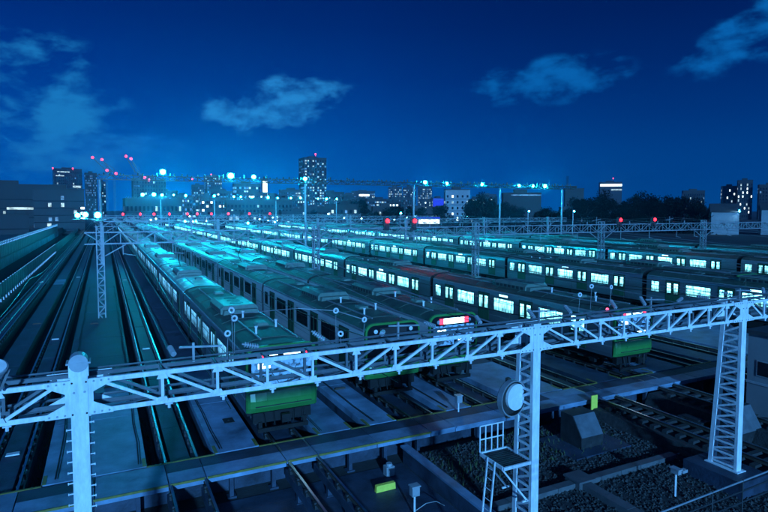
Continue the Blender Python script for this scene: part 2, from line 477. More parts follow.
# beacons between the rails
bc_me = MB().prism([(-.24, 0), (.24, 0), (.22, .05), (-.22, .05)], -.13, .13).mesh('track_beacon', 'porcelain')
for x, y, z, lab in ((-3.4, 47.7, -.13, 'pale flat track beacon on the second track left of the white mast'), (2.4, 41.6, -.13, 'pale flat track beacon between the rails right of the white mast'),
                     (-3.4, 25.7, -.13, 'pale flat track beacon nearest the left edge of the photo'), (-7.5, 86.6, -.13, 'distant pale track beacon on the track along the left fence'),
                     (-3.4, 90.7, -.13, 'distant pale track beacon on the shiny rails left of the lattice tower'), (2.4, 84.2, -.13, 'distant pale track beacon right of the lattice tower')):
    o = put('track_beacon', bc_me, None, (x, y, z)); tag(o, lab, 'track beacon', 'beacons lying between the rails')

# ------------------------------------------------------------------ trains
CL = 19.5; PITCHC = 20.0
HW = 1.475
prof = [(-1.44, .95), (-HW, 1.15), (-HW, 2.95), (-1.43, 3.22), (-1.25, 3.42), (-.9, 3.55), (-.45, 3.62), (.45, 3.62), (.9, 3.55), (1.25, 3.42), (1.43, 3.22), (HW, 2.95), (HW, 1.15), (1.44, .95)]
PM = [0, 0, 0, 1, 1, 1, 1, 1, 1, 1, 0, 0, 0, 0]
DOORS = [2.6, 7.35, 12.1, 16.85]
WINS = [(4.98, 2.15, 2), (9.73, 2.15, 2), (14.48, 2.15, 2), (18.6, .75, 1)]


def carriage_body(dark, pale=False):
    b = MB(); b.prism(prof, 0, CL, PM, cm=3)
    b.box(-1.47, -1.40, .05, CL - .05, 3.20, 3.27, 2).box(1.40, 1.47, .05, CL - .05, 3.20, 3.27, 2)     # gutters
    b.box(-1.482, -HW, .05, CL - .05, 1.52, 1.56, 2)                                                    # belt line
    for k in range(8):                                                                                  # roof ribs
        y = 1.2 + k * 2.45
        pts = [(-1.27, 3.43), (-.9, 3.565), (-.45, 3.635), (.45, 3.635), (.9, 3.565), (1.27, 3.43)]
        for p, q in zip(pts, pts[1:]): b.bar((p[0], y, p[1]), (q[0], y, q[1]), .035, .03, 1)
    b.box(-.62, -.57, 1, CL - 1, 3.60, 3.66, 2).box(.95, 1.0, 1, CL - 1, 3.54, 3.6, 2)                  # conduits
    b.box(-.35, .35, CL, CL + .5, 1.2, 3.2, 3)                                                          # gangway
    b.box(-1.2, 1.2, .3, CL - .3, .80, .95, 3)
    return b.mesh('carriage', ['stainless_sidelit' if pale else 'stainless', 'roof_shaded' if dark else 'roof', 'galv', 'underframe'])


def ac_mesh():
    b = MB()
    pr = [(-.98, 3.55), (.98, 3.55), (.98, 3.80), (.80, 3.98), (-.80, 3.98), (-.98, 3.80)]
    b.prism(pr, -1.7, 1.7, 0)
    b.prism([(-.9, 3.55), (.9, 3.55), (.85, 3.78), (-.85, 3.78)], -2.1, -1.7, 0); b.prism([(-.9, 3.55), (.9, 3.55), (.85, 3.78), (-.85, 3.78)], 1.7, 2.1, 0)
    for y in (-.9, .0, .9):
        b.tube((0, y, 3.97), (0, y, 4.0), .36, n=14, m=1)
    for k in range(7): b.box(-1.0, -.982, -1.5 + k * .45, -1.2 + k * .45, 3.6, 3.78, 1)
    return b.mesh('air_conditioner', ['unit', 'steel_dark'])


def bogie_mesh():
    b = MB()
    for y in (-1.05, 1.05):
        for x in (-.6, .6): b.tube((x - .06, y, .43), (x + .06, y, .43), .43, n=14, m=0)
        b.tube((-.9, y, .43), (.9, y, .43), .08, n=6)
        for x in (-.95, .95): b.box(x - .12, x + .12, y - .18, y + .18, .28, .6)
    for x in (-.95, .95): b.box(x - .07, x + .07, -1.5, 1.5, .52, .70)
    b.box(-.9, .9, -.3, .3, .5, .8)
    return b.mesh('bogie', ['underframe'])


def under_mesh():
    b = MB()
    for y0, y1, z in ((5.2, 7.6, .32), (7.8, 9.0, .42), (9.3, 12.4, .28), (12.7, 14.2, .4)):
        b.box(-1.3, -.5, y0, y1, z, .80); b.box(.5, 1.3, y0, y1, z, .80)
    return b.mesh('equipment_box', 'underframe')


def door_mesh(lit):
    b = MB(); x = -HW
    b.box(x - .012, x, -.70, .70, 1.08, 3.02, 1)
    for s in (-1, 1):
        y0, y1 = (-.655, -.012) if s < 0 else (.012, .655)
        b.box(x - .030, x - .012, y0, y1, 1.10, 2.98, 0)
        b.box(x - .036, x - .030, y0 + .09, y1 - .09, 1.82, 2.84, 1)
        b.box(x - .042, x - .036, y0 + .135, y1 - .135, 1.95, 2.78, 2)
    return b.mesh('door', ['green_door', 'rubber', ('black_glass', 'win_lit', 'win_soft')[lit]])


def win_mesh(w, panes, lit):
    b = MB(); x = -HW
    b.box(x - .010, x, -w / 2 - .05, w / 2 + .05, 1.92, 2.82, 0)
    spl = [(-w / 2, -w / 2 + w * .36), (-w / 2 + w * .36 + .05, w / 2)] if panes == 2 else [(-w / 2, w / 2)]
    for a, c in spl:
        b.box(x - .018, x - .010, a, c, 1.96, 2.78, 1)
        if panes == 2: b.box(x - .024, x - .018, a, c, 2.50, 2.53, 0)
    return b.mesh('window', ['rubber', ('black_glass', 'win_lit', 'win_soft')[lit]])


def far_side_mesh(lit):
    b = MB(); x = -HW
    for y in DOORS:
        for s in (-1, 1): b.box(x - .03, x, y + s * .33 - .2, y + s * .33 + .2, 1.95, 2.78, 1 if lit else 0)
    for y, w, _ in WINS: b.box(x - .03, x, y - w / 2, y + w / 2, 1.96, 2.78, 1 if lit else 0)
    return b.mesh('window_band', ['black_glass', 'win_soft' if lit == 2 else 'win_lit'])


BODY = {(d, p): carriage_body(d, p) for d in (False, True) for p in (False, True)}
AC = ac_mesh(); BOG = bogie_mesh(); UND = under_mesh()
DOOR = {l: door_mesh(l) for l in (0, 1, 2)}
WIN = {(w, p, l): win_mesh(w, p, l) for (_, w, p) in WINS for l in (0, 1, 2)}
FAR = {l: far_side_mesh(l) for l in (0, 1, 2)}
SIGN = MB().box(-HW - .03, -HW, -.55, .55, 2.93, 3.13, 0).box(-HW - .036, -HW - .03, -.48, .48, 2.96, 3.10, 1).mesh('destination_sign', ['rubber', 'led_blue'])
ANT = MB().tube((0, 0, 3.6), (0, 0, 3.9), .05, n=8).tube((0, 0, 3.9), (0, 0, 3.95), .08, n=8).mesh('antenna', 'porcelain')
VENT = MB().prism([(-.3, 3.60), (.3, 3.60), (.22, 3.74), (-.22, 3.74)], -.35, .35).mesh('roof_vent', 'unit')


def panto_mesh():
    b = MB()
    for x in (-.8, .8):
        b.bar((x, -.9, 3.72), (x, .9, 3.72), .08)
        for y in (-.7, .7): b.tube((x, y, 3.58), (x, y, 3.72), .07, n=6, m=1)
    b.bar((-.8, -.8, 3.74), (.8, -.8, 3.74), .08); b.bar((-.8, .8, 3.74), (.8, .8, 3.74), .08)
    b.tube((0, -.7, 3.78), (0, .9, 4.35), .05, n=6); b.tube((0, .9, 4.35), (0, -.3, 4.98), .04, n=6)
    for y in (-.45, -.15): b.bar((-.8, y, 5.0), (.8, y, 5.0), .05, .04)
    return b.mesh('pantograph', ['steel_dark', 'porcelain'])


PANTO = panto_mesh()


def rounded(x0, x1, z0, z1, rt, rb, n=5):
    pts = []
    for cx, cz, r, a0 in ((x1 - rt, z1 - rt, rt, 0), (x0 + rt, z1 - rt, rt, 90), (x0 + rb, z0 + rb, rb, 180), (x1 - rb, z0 + rb, rb, 270)):
        for k in range(n + 1):
            a = R(a0 + 90 * k / n); pts.append((cx + r * math.cos(a), cz + r * math.sin(a)))
    return pts


def cab(t, style):
    """front end of a train; sits at y = 0 looking toward -y"""
    b = MB()
    b.prism(rounded(-1.47, 1.47, 1.55, 3.60, .42, .03), -.16, -.003, 0)
    lower = [(.0, .98), (-.22, 1.02), (-.36, 1.22), (-.38, 1.50), (-.30, 1.80), (-.16, 1.86), (0, 1.86)]
    st = [(-1.47, .25), (-1.42, .55), (-1.33, .78), (-1.15, .93), (-.7, 1.0), (.7, 1.0), (1.15, .93), (1.33, .78), (1.42, .55), (1.47, .25)]
    i0 = len(b.v); nl = len(lower)
    for sx_, sc_ in st: b.v += [(sx_, (y * sc_) if y else 0, z if 1.0 < z < 1.8 else z + (1.4 - z) * (1 - sc_) * .25) for y, z in lower]
    for q in range(len(st) - 1):
        for k in range(nl - 1): b.f.append((i0 + q * nl + k, i0 + q * nl + k + 1, i0 + (q + 1) * nl + k + 1, i0 + (q + 1) * nl + k)); b.m.append(0)
    b.box(-1.15, 1.15, -.388, -.30, 1.265, 1.295, 1)
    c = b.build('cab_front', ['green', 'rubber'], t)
    pane = 'black_glass'
    gl = MB().prism(rounded(-1.38, 1.38, 1.90, 3.50, .36, .10), -.18, -.162, 0)
    gl.build('windscreen', pane, c)
    if style != 'dark':
        MB().prism(rounded(-1.26, 1.26, 2.02, 3.02, .08, .08), -.192, -.183, 0).build('lit_cab_pane', 'cab_lit', c)
        for q in ((-1.0, -.5, 2.72, 2.92), (.25, .62, 2.2, 2.36), (.75, 1.08, 2.22, 2.36)): MB().box(q[0], q[1], -.2, -.194, q[2], q[3]).build('cab_lamp', 'led_white', c)
    for s in (-1, 1):
        MB().tube((s * .95, -.21, 3.22), (s * .95, -.182, 3.22), .10, n=14, m=0).build('headlight', 'porcelain' if style == 'dark' else 'grey_paint', c)
    if style == 'dark':
        MB().box(-.72, .72, -.19, -.182, 3.08, 3.36).build('destination_display', 'rubber', c)
    elif style == 'amber':
        MB().box(-.52, -.20, -.2, -.182, 3.20, 3.30).box(.05, .74, -.2, -.182, 3.18, 3.30).build('destination_display', 'led_white', c)
        for x in (-.82, .98): MB().tube((x, -.23, 3.25), (x, -.18, 3.25), .09, n=12).build('tail_light', 'led_red', c)
    else:
        MB().box(-.62, .62, -.2, -.182, 3.10, 3.38).build('destination_display', 'led_white', c)
        for x in (-.76, .76): MB().box(x - .12, x + .12, -.21, -.182, 3.10, 3.38).build('tail_light', 'led_red', c)
    for s in (-1, 1):
        MB().tube((s * .1, -.197, 2.0), (s * .6, -.197, 2.75), .014, n=5).build('wiper', 'rubber', c)
    k = MB(); k.box(-1.2, 1.2, -.1, .2, .55, .95).box(-1.05, 1.05, -.22, -.12, .20, .36).box(-1.0, -.85, -.16, .1, .36, .6).box(.85, 1.0, -.16, .1, .36, .6).tube((0, -.6, .78), (0, .2, .78), .09, n=8).box(-.18, .18, -.68, -.5, .64, .95)
    for x in (-.8, -.4, .45, .85): k.tube((x, -.2, .95), (x * .9, -.26, .45), .035, n=5)
    k.build('skirt', 'underframe', c)
    return c


def make_train(x, y0, n, label, lit, style='dark', shaded_cars=1, signs=True, detail=6, group='commuter trains stabled in the yard', no_cab=False, pale=False):
    t = empty('commuter_train', (x, y0, 0)); t.scale = (1.035, 1, 1.06); tag(t, label, 'train', group)
    for k in range(n):
        y = k * PITCHC
        c = put('carriage', BODY[(k < shaded_cars, pale)], t, (0, y, 0))
        put('air_conditioner', AC, c, (0, 9.75, 0))
        if k < detail:
            for d in DOORS: put('door', DOOR[lit if random.random() < .97 else 0], c, (0, d, 0))
            for wy, w, p in WINS: put('window', WIN[(w, p, lit)], c, (0, wy, 0))
            for by in (2.9, 16.6): put('bogie', BOG, c, (0, by, 0))
            put('equipment_box', UND, c)
            if lit and signs: put('destination_sign', SIGN, c, (0, 9.73, 0))
            put('roof_vent', VENT, c, (.2, 4.2, 0)); put('roof_vent', VENT, c, (.2, 15.6, 0))
            if k == 0:
                put('antenna', ANT, c, (-.5, 2.2, 0)); put('antenna', ANT, c, (.7, 3.4, 0)); put('antenna', ANT, c, (-.2, 6.3, 0))
            if k % 3 == 1: put('pantograph', PANTO, c, (0, 15.2, 0))
        else:
            tag(put('window_band', FAR[lit], c), kind='stuff')
    if not no_cab: cab(t, style)
    return t


make_train(6.55, 22.9, 11, 'leftmost commuter train with small lit windows and red marker lamps on its green front', 2, 'amber', 1, signs=False)
make_train(12.85, 25.0, 11, 'commuter train with an unlit dark front and dark side windows', 0, 'dark', 2, pale=True)
make_train(16.85, 25.6, 11, 'commuter train with a bright white display between two red lamps', 0, 'display', 2, pale=True)
make_train(27.2, 22.6, 11, 'lit commuter train whose green nose shows right under the white gantry', 1, 'display', 2)
make_train(46.1, 16.0, 11, 'lit commuter train second from the right in the rows of bright windows', 1, 'dark', 3)
make_train(70.0, 22.0, 11, 'farthest fully lit commuter train with small bright windows behind the others', 1, 'dark', 3, detail=5)
make_train(50.3, 30.0, 11, 'unlit commuter train parked close behind the second lit row', 0, 'dark', 6, detail=0)
make_train(76.2, 30.0, 11, 'unlit commuter train behind the farthest lit row of windows', 0, 'dark', 6, detail=0)
make_train(88.0, 40.0, 11, 'dark commuter train on the last track before the trees', 0, 'dark', 6, detail=0)
for x, l in ((6.55, 'far silver train behind the leftmost train'), (12.85, 'far silver train behind the unlit dark fronted train'), (16.85, 'far silver train behind the bright display train'),
             (27.2, 'far silver train behind the green nosed lit train'), (22.6, 'far silver train alone on the track beside the lit row'), (46.1, 'far silver train at the end of the second lit row')):
    make_train(x, 262.0, 7, l, 1 if x > 20 else 0, detail=0, shaded_cars=0, no_cab=True, group='silver trains at the far end of the yard')

# ------------------------------------------------------------------ near white gantry
YF, YR = 12.15, 12.72
ZT, ZB = 6.10, 5.50
gan = empty('portal_gantry', (10.8, YF, 0)); tag(gan, 'large white steel truss gantry on three masts spanning the yard in front', 'gantry')
OX, OY = -10.8, -YF


def gput(mb, name, mats='white_paint', parent=None): return mb.build(name, mats, parent or gan, loc=(OX, OY, 0) if parent is None else (0, 0, 0))


MX = [-.5, 10.8, 20.3]
def angle_bar(p, q, w=.09, t=.012):
    b = MB(); b.bar(p, q, w, w); return b


XL, XR = -7.6, 30.0
for y, nm in ((YF, 'front'), (YR, 'rear')):
    tm = 'white_paint' if y == YF else 'blue_grey'  # rear truss a darker blue grey than the front one
    for z in (ZT, ZB):
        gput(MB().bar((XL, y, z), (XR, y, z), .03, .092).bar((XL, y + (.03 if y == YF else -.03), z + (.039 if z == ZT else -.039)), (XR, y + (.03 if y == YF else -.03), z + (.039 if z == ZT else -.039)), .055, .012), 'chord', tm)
nodes = [-7.3, -6.2, -5.1, -4.0, -2.9, -1.8, -.5, .99, 2.08, 3.15, 4.2, 5.28, 6.33, 7.39, 8.47, 9.5, 10.8, 12.28, 13.27, 14.27, 15.31, 16.32, 17.33, 18.34, 19.3, 20.3, 21.5, 22.6, 23.7, 24.8, 25.9, 27.0, 28.1, 29.2]
for i, (a, b) in enumerate(zip(nodes, nodes[1:])):
    if b <= -.5: down = False
    elif b <= 5.3: down = True
    elif b <= 10.8: down = False
    elif b <= 15.4: down = True
    elif b <= 20.3: down = False
    else: down = True
    for y in (YF, YR):
        tm = 'white_paint' if y == YF else 'blue_grey'
        za, zb = (ZT - .05, ZB + .05) if down else (ZB + .05, ZT - .05)
        aa, bb = a + .08, b - .08
        if abs(a + .5) < .01 or abs(a - 10.8) < .01 or abs(a - 20.3) < .01: aa = a + .42
        if abs(b + .5) < .01 or abs(b - 10.8) < .01 or abs(b - 20.3) < .01: bb = b - .42
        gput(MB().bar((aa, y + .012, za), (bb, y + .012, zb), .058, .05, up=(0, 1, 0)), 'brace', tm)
        if b not in MX:
            gput(MB().bar((b, y - .012, ZB + .05), (b, y - .012, ZT - .05), .058, .05, up=(0, 1, 0)), 'post', tm)
    # horizontal lacing between the two trusses
    for z in (ZT + .03, ZB - .03):
        if z < ZT: gput(MB().bar((a, YF + .03, z), (b, YR - .03, z), .035, .03), 'lacing', 'blue_grey')
        gput(MB().bar((b, YF + .03, z + .0), (b, YR - .03, z), .035, .026), 'lacing', 'blue_grey')
    if b not in MX:
        for z in (ZT - .07, ZB + .07): gput(MB().prism([(b - .11, z - .045), (b + .11, z - .045), (b + .07, z + .045), (b - .07, z + .045)], YF - .058, YF - .048), 'node_plate')
    # small hanger fittings under the lower chord
    gput(MB().tube((a + .12, YF, ZB - .15), (a + .12, YF, ZB - .05), .03, n=6).box(a + .05, a + .19, YF - .03, YF + .03, ZB - .075, ZB - .055), 'hanger')


def gusset(x):
    zt, zb = ZT + .055, ZB - .055; zm = (zt + zb) / 2
    P = [(x - .58, zt), (x - .58, zt - .09), (x - .24, zm + .10), (x - .24, zm - .10), (x - .58, zb + .09), (x - .58, zb), (x + .58, zb), (x + .58, zb + .09),
         (x + .24, zm - .10), (x + .24, zm + .10), (x + .58, zt - .09), (x + .58, zt)]
    for y in (YF - .035, YR + .03):
        g = put('gusset_plate', MB().prism(P, y, y + .012).mesh('gusset_plate', 'white_paint'), gan, (OX, OY, 0))
        if y < YF:
            c = MB()
            for sx in (-1, 1):
                for z in (zt - .05, zb + .05):
                    for k in range(4): c.tube((x + sx * (.12 + k * .13), YF - .05, z), (x + sx * (.12 + k * .13), YF - .0355, z), .02, n=6)
                c.tube((x + sx * .09, YF - .07, zm + .12), (x + sx * .09, YF - .0355, zm + .12), .022, n=6)
            tag(c.build('bolts', 'grey_paint', g), kind='stuff')


def mast(x, zb, depth0, depth1, plate=.13):
    m = put('mast', MB().box(x - plate, x + plate, YF - .05, YF - .03, zb, ZT + .12).box(x - plate, x - plate + .015, YF - .029, YF + .06, zb, ZT + .1).box(x + plate - .015, x + plate, YF - .029, YF + .06, zb, ZT + .1).mesh('mast', 'white_paint'), gan, (OX, OY, 0))
    def yr(z): t = (ZT - z) / (ZT - zb); return YF + depth0 + (depth1 - depth0) * t
    b = MB()
    for sx in (-1, 1):
        b.bar((x + sx * plate * .9, yr(zb), zb), (x + sx * plate * .9, yr(ZT), ZT), .05, .15, up=(0, 1, 0))
    b.build('rear_column', 'white_paint', m)
    z = zb + .1; k = 0; step = .40
    while z < ZB - .25:
        for sx in (-1, 1):
            X = x + sx * (plate - .012)
            zz0, zz1 = (z + step - .06, z + .05) if sx < 0 else (z + .05, z + step - .06)
            MB().bar((X, YF + .06, zz0), (X, yr(z) - .04, zz1), .02, .07).build('brace', 'white_paint', m)
            MB().bar((X, YF + .05, z), (X, yr(z) - .03, z), .022, .07).build('rung', 'white_paint', m)
        z += step; k += 1
    MB().box(x - plate - .12, x + plate + .12, YF - .16, yr(zb) + .14, zb - .03, zb).build('base_plate', 'white_paint', m)
    # head
    if x > 0: return m
    MB().box(x - .17, x + .17, YF - .06, YF + .2, ZT + .121, ZT + .365).build('head_box', 'white_paint', m)
    h = MB(); h.tube((x, YF - .085, ZT + .385), (x, YF + .225, ZT + .385), .168, n=16); h.box(x - .21, x + .21, YF - .10, YF + .24, ZT + .37, ZT + .40); h.build('head_cap', 'grey_paint', m)
    return m


masts = []
for x, zb, d0, d1 in ((MX[0], -1.0, .56, .75), (MX[1], -1.0, .56, .72), (MX[2], .0, .60, .95)):
    m = mast(x, zb, d0, d1, .15 if x < 0 else .13); masts.append(m); gusset(x)
for k in range(24):       # climbing bolts on the left mast
    z = 5.2 - k * .21
    for s in (-1, 1):
        MB().tube((MX[0] + s * .15, YF - .02, z + (.1 if s > 0 else 0)), (MX[0] + s * .235, YF - .02, z + (.1 if s > 0 else 0)), .013, n=5).tube((MX[0] + s * .225, YF - .02, z + (.1 if s > 0 else 0)), (MX[0] + s * .24, YF - .02, z + (.1 if s > 0 else 0)), .026, n=6).build('step_bolt', 'white_paint', masts[0])
pl = MB().box(19.5, 21.1, 11.5, 13.7, -1.0, -.035); tag(pl.build('mast_plinth', 'concrete_dark'), 'dark concrete plinth under the right white lattice mast', 'plinth')
# cable conduits, brackets and insulators lying on the rear of the gantry
for (z, y, r, x0, x1) in ((ZT + .10, YR + .02, .02, -7.5, 29), (ZB + .12, YR + .1, .03, -7.5, 29), (ZT + .2, YR - .28, .013, 2.5, 28)):
    gput(MB().tube((x0, y, z), (x1, y, z), r, n=6), 'conduit', 'blue_grey')
ins = MB()
for k in range(6): ins.tube((0, 0, k * .055), (0, 0, k * .055 + .03), .062, n=10)
ins.tube((0, 0, -.03), (0, 0, .36), .022, n=6)
INS = ins.mesh('insulator', 'grey_paint')
random.seed(11)
for k in range(17):
    x = 1.3 + k * 1.62 + random.uniform(-.2, .2)
    o = put('insulator', INS, gan, (OX + x, OY + random.choice([YR - .1, YR - .25, YR + .05]), ZT + .20)); o.rotation_euler = (random.uniform(-1.3, -.2), random.uniform(.4, 1.5), random.uniform(0, 3))
    if k % 3 == 0:
        gput(MB().bar((x + .4, YR, ZT), (x + .4, YR, ZT + .42), .05).bar((x + .1, YR - .05, ZT + .36), (x + 1.0, YR - .05, ZT + .30), .04), 'bracket', 'galv')
rl = MB().ball((14.2, YR, ZT + .17), .045).mesh('marker_lamp', 'crane_red'); put('marker_lamp', rl, gan, (OX, OY, 0))

# round disc indicator and service platform on the middle mast
ds = empty('round_indicator', (10.28, 12.5, 4.06)); ds.rotation_euler = (0, 0, R(9))
tag(ds, 'large round white disc indicator with dark hood beside the middle mast', 'signal disc')
hd = MB(); n = 28
for k in range(n):
    a0, a1 = 2 * math.pi * k / n, 2 * math.pi * (k + 1) / n
    P = lambda a, r, y: (r * math.cos(a), y, r * math.sin(a))
    hd.quad([P(a0, .52, -.07), P(a1, .52, -.07), P(a1, .52, .10), P(a0, .52, .10)], 0)
    hd.quad([P(a0, .485, -.07), P(a1, .485, -.07), P(a1, .485, .08), P(a0, .485, .08)], 1)
    hd.quad([P(a0, .52, -.07), P(a1, .52, -.07), P(a1, .485, -.07), P(a0, .485, -.07)], 0)
hd.tube((0, .08, 0), (0, .12, 0), .51, n=28, m=1)
hd.build('hood', ['galv', 'steel_dark'], ds)
MB().tube((.17, -.02, 0), (.17, .07, 0), .38, n=28).build('disc', 'porcelain', ds)
MB().box(-.06, .06, .125, .22, -.62, .55).build('bracket', 'rust', ds)
pf = empty('service_platform', (9.72, 12.15, 2.25)); tag(pf, 'small blue grey service platform with railing and ladder beside the middle mast', 'platform')
fl_ = MB()
for k in range(10): fl_.box(.03, .95, .04 + k * .105, .04 + k * .105 + .04, -.02, .02)
for k in range(4): fl_.box(.06 + k * .28, .09 + k * .28, .03, 1.07, -.05, -.021)
fl_.build('grating', 'steel_dark', pf)
for (p, q) in (((0, 0), (.98, 0)), ((0, 1.1), (.98, 1.1)), ((0, .03), (0, 1.07)), ((.98, .03), (.98, 1.07))):
    MB().bar((p[0], p[1], 0), (q[0], q[1], 0), .05, .09).build('edge_beam', 'white_paint', pf)
for x in (0, .2, .42, .64, .84): MB().tube((x, 1.1, .05), (x, 1.1, .82), .020, n=6).build('rail_post', 'white_paint', pf)
for z in (.82, .42): MB().tube((0, 1.1, z), (.86, 1.1, z), .020, n=6).build('handrail', 'white_paint', pf)
for y in (.1, 1.0): MB().bar((.02, y, -.05), (.92, y, -1.15), .045).bar((.75, y, -1.15), (1.05, y, -1.15), .045).build('strut', 'white_paint', pf)
for y in (.36, .70): MB().bar((-.02, y, .06), (-.36, y, -3.2), .04).build('ladder_rail', 'white_paint', pf)
for k in range(11): MB().tube((-.05 - k * .0305, .36, -.2 - k * .29), (-.05 - k * .0305, .70, -.2 - k * .29), .013, n=5).build('ladder_rung', 'white_paint', pf)
# drum lamp at the left edge
dl = empty('drum_floodlight', (-1.78, 11.75, 6.62)); tag(dl, 'pale round drum lamp on the gantry, cut by the left photo edge', 'floodlight'); dl.rotation_euler = (R(28), R(10), 0)
MB().tube((0, 0, -.12), (0, 0, .03), .15, .20, n=20).tube((0, 0, .03), (0, 0, .06), .21, n=20).build('housing', 'galv', dl)
MB().tube((0, 0, .06), (0, 0, .075), .185, n=20).build('lens', 'porcelain', dl)
MB().bar((-.22, 0, .0), (-.12, 0, -.5), .04).bar((.22, 0, .0), (.12, 0, -.5), .04).build('yoke', 'galv', dl)

# ------------------------------------------------------------------ gantries further back
def lattice_mast(mb, x, y, z0, z1, w=.5):
    for sx in (-1, 1):
        for sy in (-1, 1): mb.bar((x + sx * w / 2, y + sy * w / 2, z0), (x + sx * w / 2, y + sy * w / 2, z1), .09)
    n = int((z1 - z0) / .62)
    for k in range(n):
        a = z0 + (z1 - z0) * k / n; b = z0 + (z1 - z0) * (k + 1) / n
        s = 1 if k % 2 else -1
        for sy in (-1, 1):
            mb.bar((x - s * w / 2, y + sy * w / 2, a), (x + s * w / 2, y + sy * w / 2, b), .05); mb.bar((x - w / 2, y + sy * w / 2, b), (x + w / 2, y + sy * w / 2, b), .045)
        for sx in (-1, 1): mb.bar((x + sx * w / 2, y - s * w / 2, a), (x + sx * w / 2, y + s * w / 2, b), .05)


def lattice_beam(mb, x0, x1, y, zb, zt, w=.5, pitch=1.4, cw=.09, bw=.055):
    for sy in (-1, 1):
        for z in (zb, zt): mb.bar((x0, y + sy * w / 2, z), (x1, y + sy * w / 2, z), cw)
    n = int((x1 - x0) / pitch)
    for k in range(n):
        a = x0 + (x1 - x0) * k / n; b = x0 + (x1 - x0) * (k + 1) / n
        za, zz = (zb, zt) if k % 2 else (zt, zb)
        for sy in (-1, 1):
            mb.bar((a, y + sy * w / 2, za), (b, y + sy * w / 2, zz), bw)
            mb.bar((b, y + sy * w / 2, zb), (b, y + sy * w / 2, zt), bw)
        mb.bar((a, y - w / 2, zt), (b, y + w / 2, zt), bw * .8)


G55X = [-.3, 19.5, 39.4, 59.9, 81.2, 101]


def back_gantry(y, zt, zb, label, xs, lattice=True, x1=None, fit=True):
    gt = empty('catenary_gantry', (xs[0], y, 0)); tag(gt, label, 'gantry', 'catenary gantries across the yard')
    ox, oy = -xs[0], -y
    b = MB(); lattice_beam(b, xs[0] - 1.2, (x1 or xs[-1] + 6), y, zb, zt)
    b.build('beam', 'gantry_grey', gt, loc=(ox, oy, 0))
    for i, x in enumerate(xs):
        m = MB()
        if lattice: lattice_mast(m, x, y, -.3, zt + (.4 if i else 1.6), .55)
        else: m.box(x - .22, x + .22, y - .22, y + .22, -.5, zt + .3)
        mo = m.build('mast', 'gantry_grey', gt, loc=(ox, oy, 0))
        MB().box(x - .6, x + .6, y - .6, y + .6, -.9, -.3).build('plinth', 'concrete_dark', mo)
        for s in ((-1, 1) if i else (1,)): MB().bar((x + s * .3, y, zb - 1.1), (x + s * 2.2, y, zb), .08).build('knee_brace', 'gantry_grey', mo)
    if fit:
        for c in TRACKS:
            if c < xs[0] - 1: continue
            o = MB(); o.bar((c - .9, y, zb), (c - .9, y, zb - 1.0), .06).bar((c - .9, y, zb - .9), (c + .1, y, zb - 1.1), .04)
            o.tube((c - .6, y, zb - .98), (c - .2, y, zb - 1.05), .05, n=6).build('cantilever', 'gantry_grey', gt, loc=(ox, oy, 0))
            put('insulator', INS, gt, (ox + c + .8, 0, zt + .05))
    return gt


back_gantry(55, 7.45, 6.45, 'pale lattice gantry whose masts stand among the lit trains', G55X)
back_gantry(110, 7.4, 6.5, 'second lattice gantry behind the first one across the lit trains', [-.3, 19.5, 39.4, 59.9, 81.2, 101], lattice=False)
back_gantry(165, 7.4, 6.5, 'third distant gantry carrying a row of small red signals', [-.3, 22, 46, 70, 94], lattice=False)
back_gantry(225, 7.4, 6.5, 'farthest gantry near the end of the train rows', [-.3, 22, 46, 70, 94], lattice=False, fit=False)

# overhead wires
for c in TRACKS[1:15]:
    w = MB(); ys = [12.4, 33, 55, 82, 110, 138, 165, 195, 225, 262]
    o = MB().path([(0, y, 5.05) for y in ys], .013, 4)
    pts = []
    for a, b in zip(ys, ys[1:]):
        for k in range(6): t = k / 6; pts.append((0, a + (b - a) * t, 5.95 - 1.6 * t * (1 - t)))
    pts.append((0, ys[-1], 5.95)); o.path(pts, .014, 4)
    for q in pts[:40]:
        if 5.2 < q[2] < 5.9: o.tube((0, q[1], 5.05), q, .007, n=4)
    ob = o.build('overhead_wire', 'wire', None, loc=(c, 0, 0)); tag(ob, 'overhead contact wire with sagging messenger wire above ' + {-3.4: 'the shiny rails left of the lattice tower', 2.4: 'the empty track left of the leftmost train', 6.55: 'the leftmost train with red marker lamps', 12.85: 'the unlit dark fronted train', 16.85: 'the train with the bright white display',
                                                22.6: 'the empty track by the middle mast', 27.0: 'the lit train with the green nose', 32.3: 'the first track right of the green nose', 36.4: 'the second track right of the green nose', 46.2: 'the second lit row of windows', 50.2: 'the unlit train behind the second lit row',
                                                56.5: 'the gap before the farthest lit row', 64.5: 'the track before the farthest lit row', 70.2: 'the farthest lit row of windows'}[c], 'wire', 'overhead wires above the tracks')
FW = {9.6: 'between the leftmost and the unlit train', 20.4: 'over the empty track by the middle mast', 30.2: 'right of the green nosed lit train', 41.0: 'just before the second lit row', 59.0: 'just before the farthest lit row', 73.5: 'just behind the farthest lit row'}
for x, lab in FW.items():
    o = MB()
    for dx, dz in ((0, 8.35), (.7, 8.1), (-.7, 7.85)):
        ys = [12.6, 55, 110, 165, 225]
        for a, b in zip(ys, ys[1:]):
            q = [(dx, a + (b - a) * k / 8, dz - (.9 if a > 13 else 0) * 4 * (k / 8) * (1 - k / 8) - (2.1 * (1 - k / 8) if a < 13 else 0)) for k in range(9)]
            o.path(q, .013, 4)
    for y in (55, 110, 165): o.bar((0, y, 7.3), (0, y, 8.5), .07).bar((-.8, y, 7.95), (.8, y, 8.2), .05)
    tag(o.build('feeder_wire', 'gantry_grey', None, loc=(x, 0, 0)), 'bundle of three sagging feeder wires ' + lab, 'wire', 'feeder wires above the gantries')
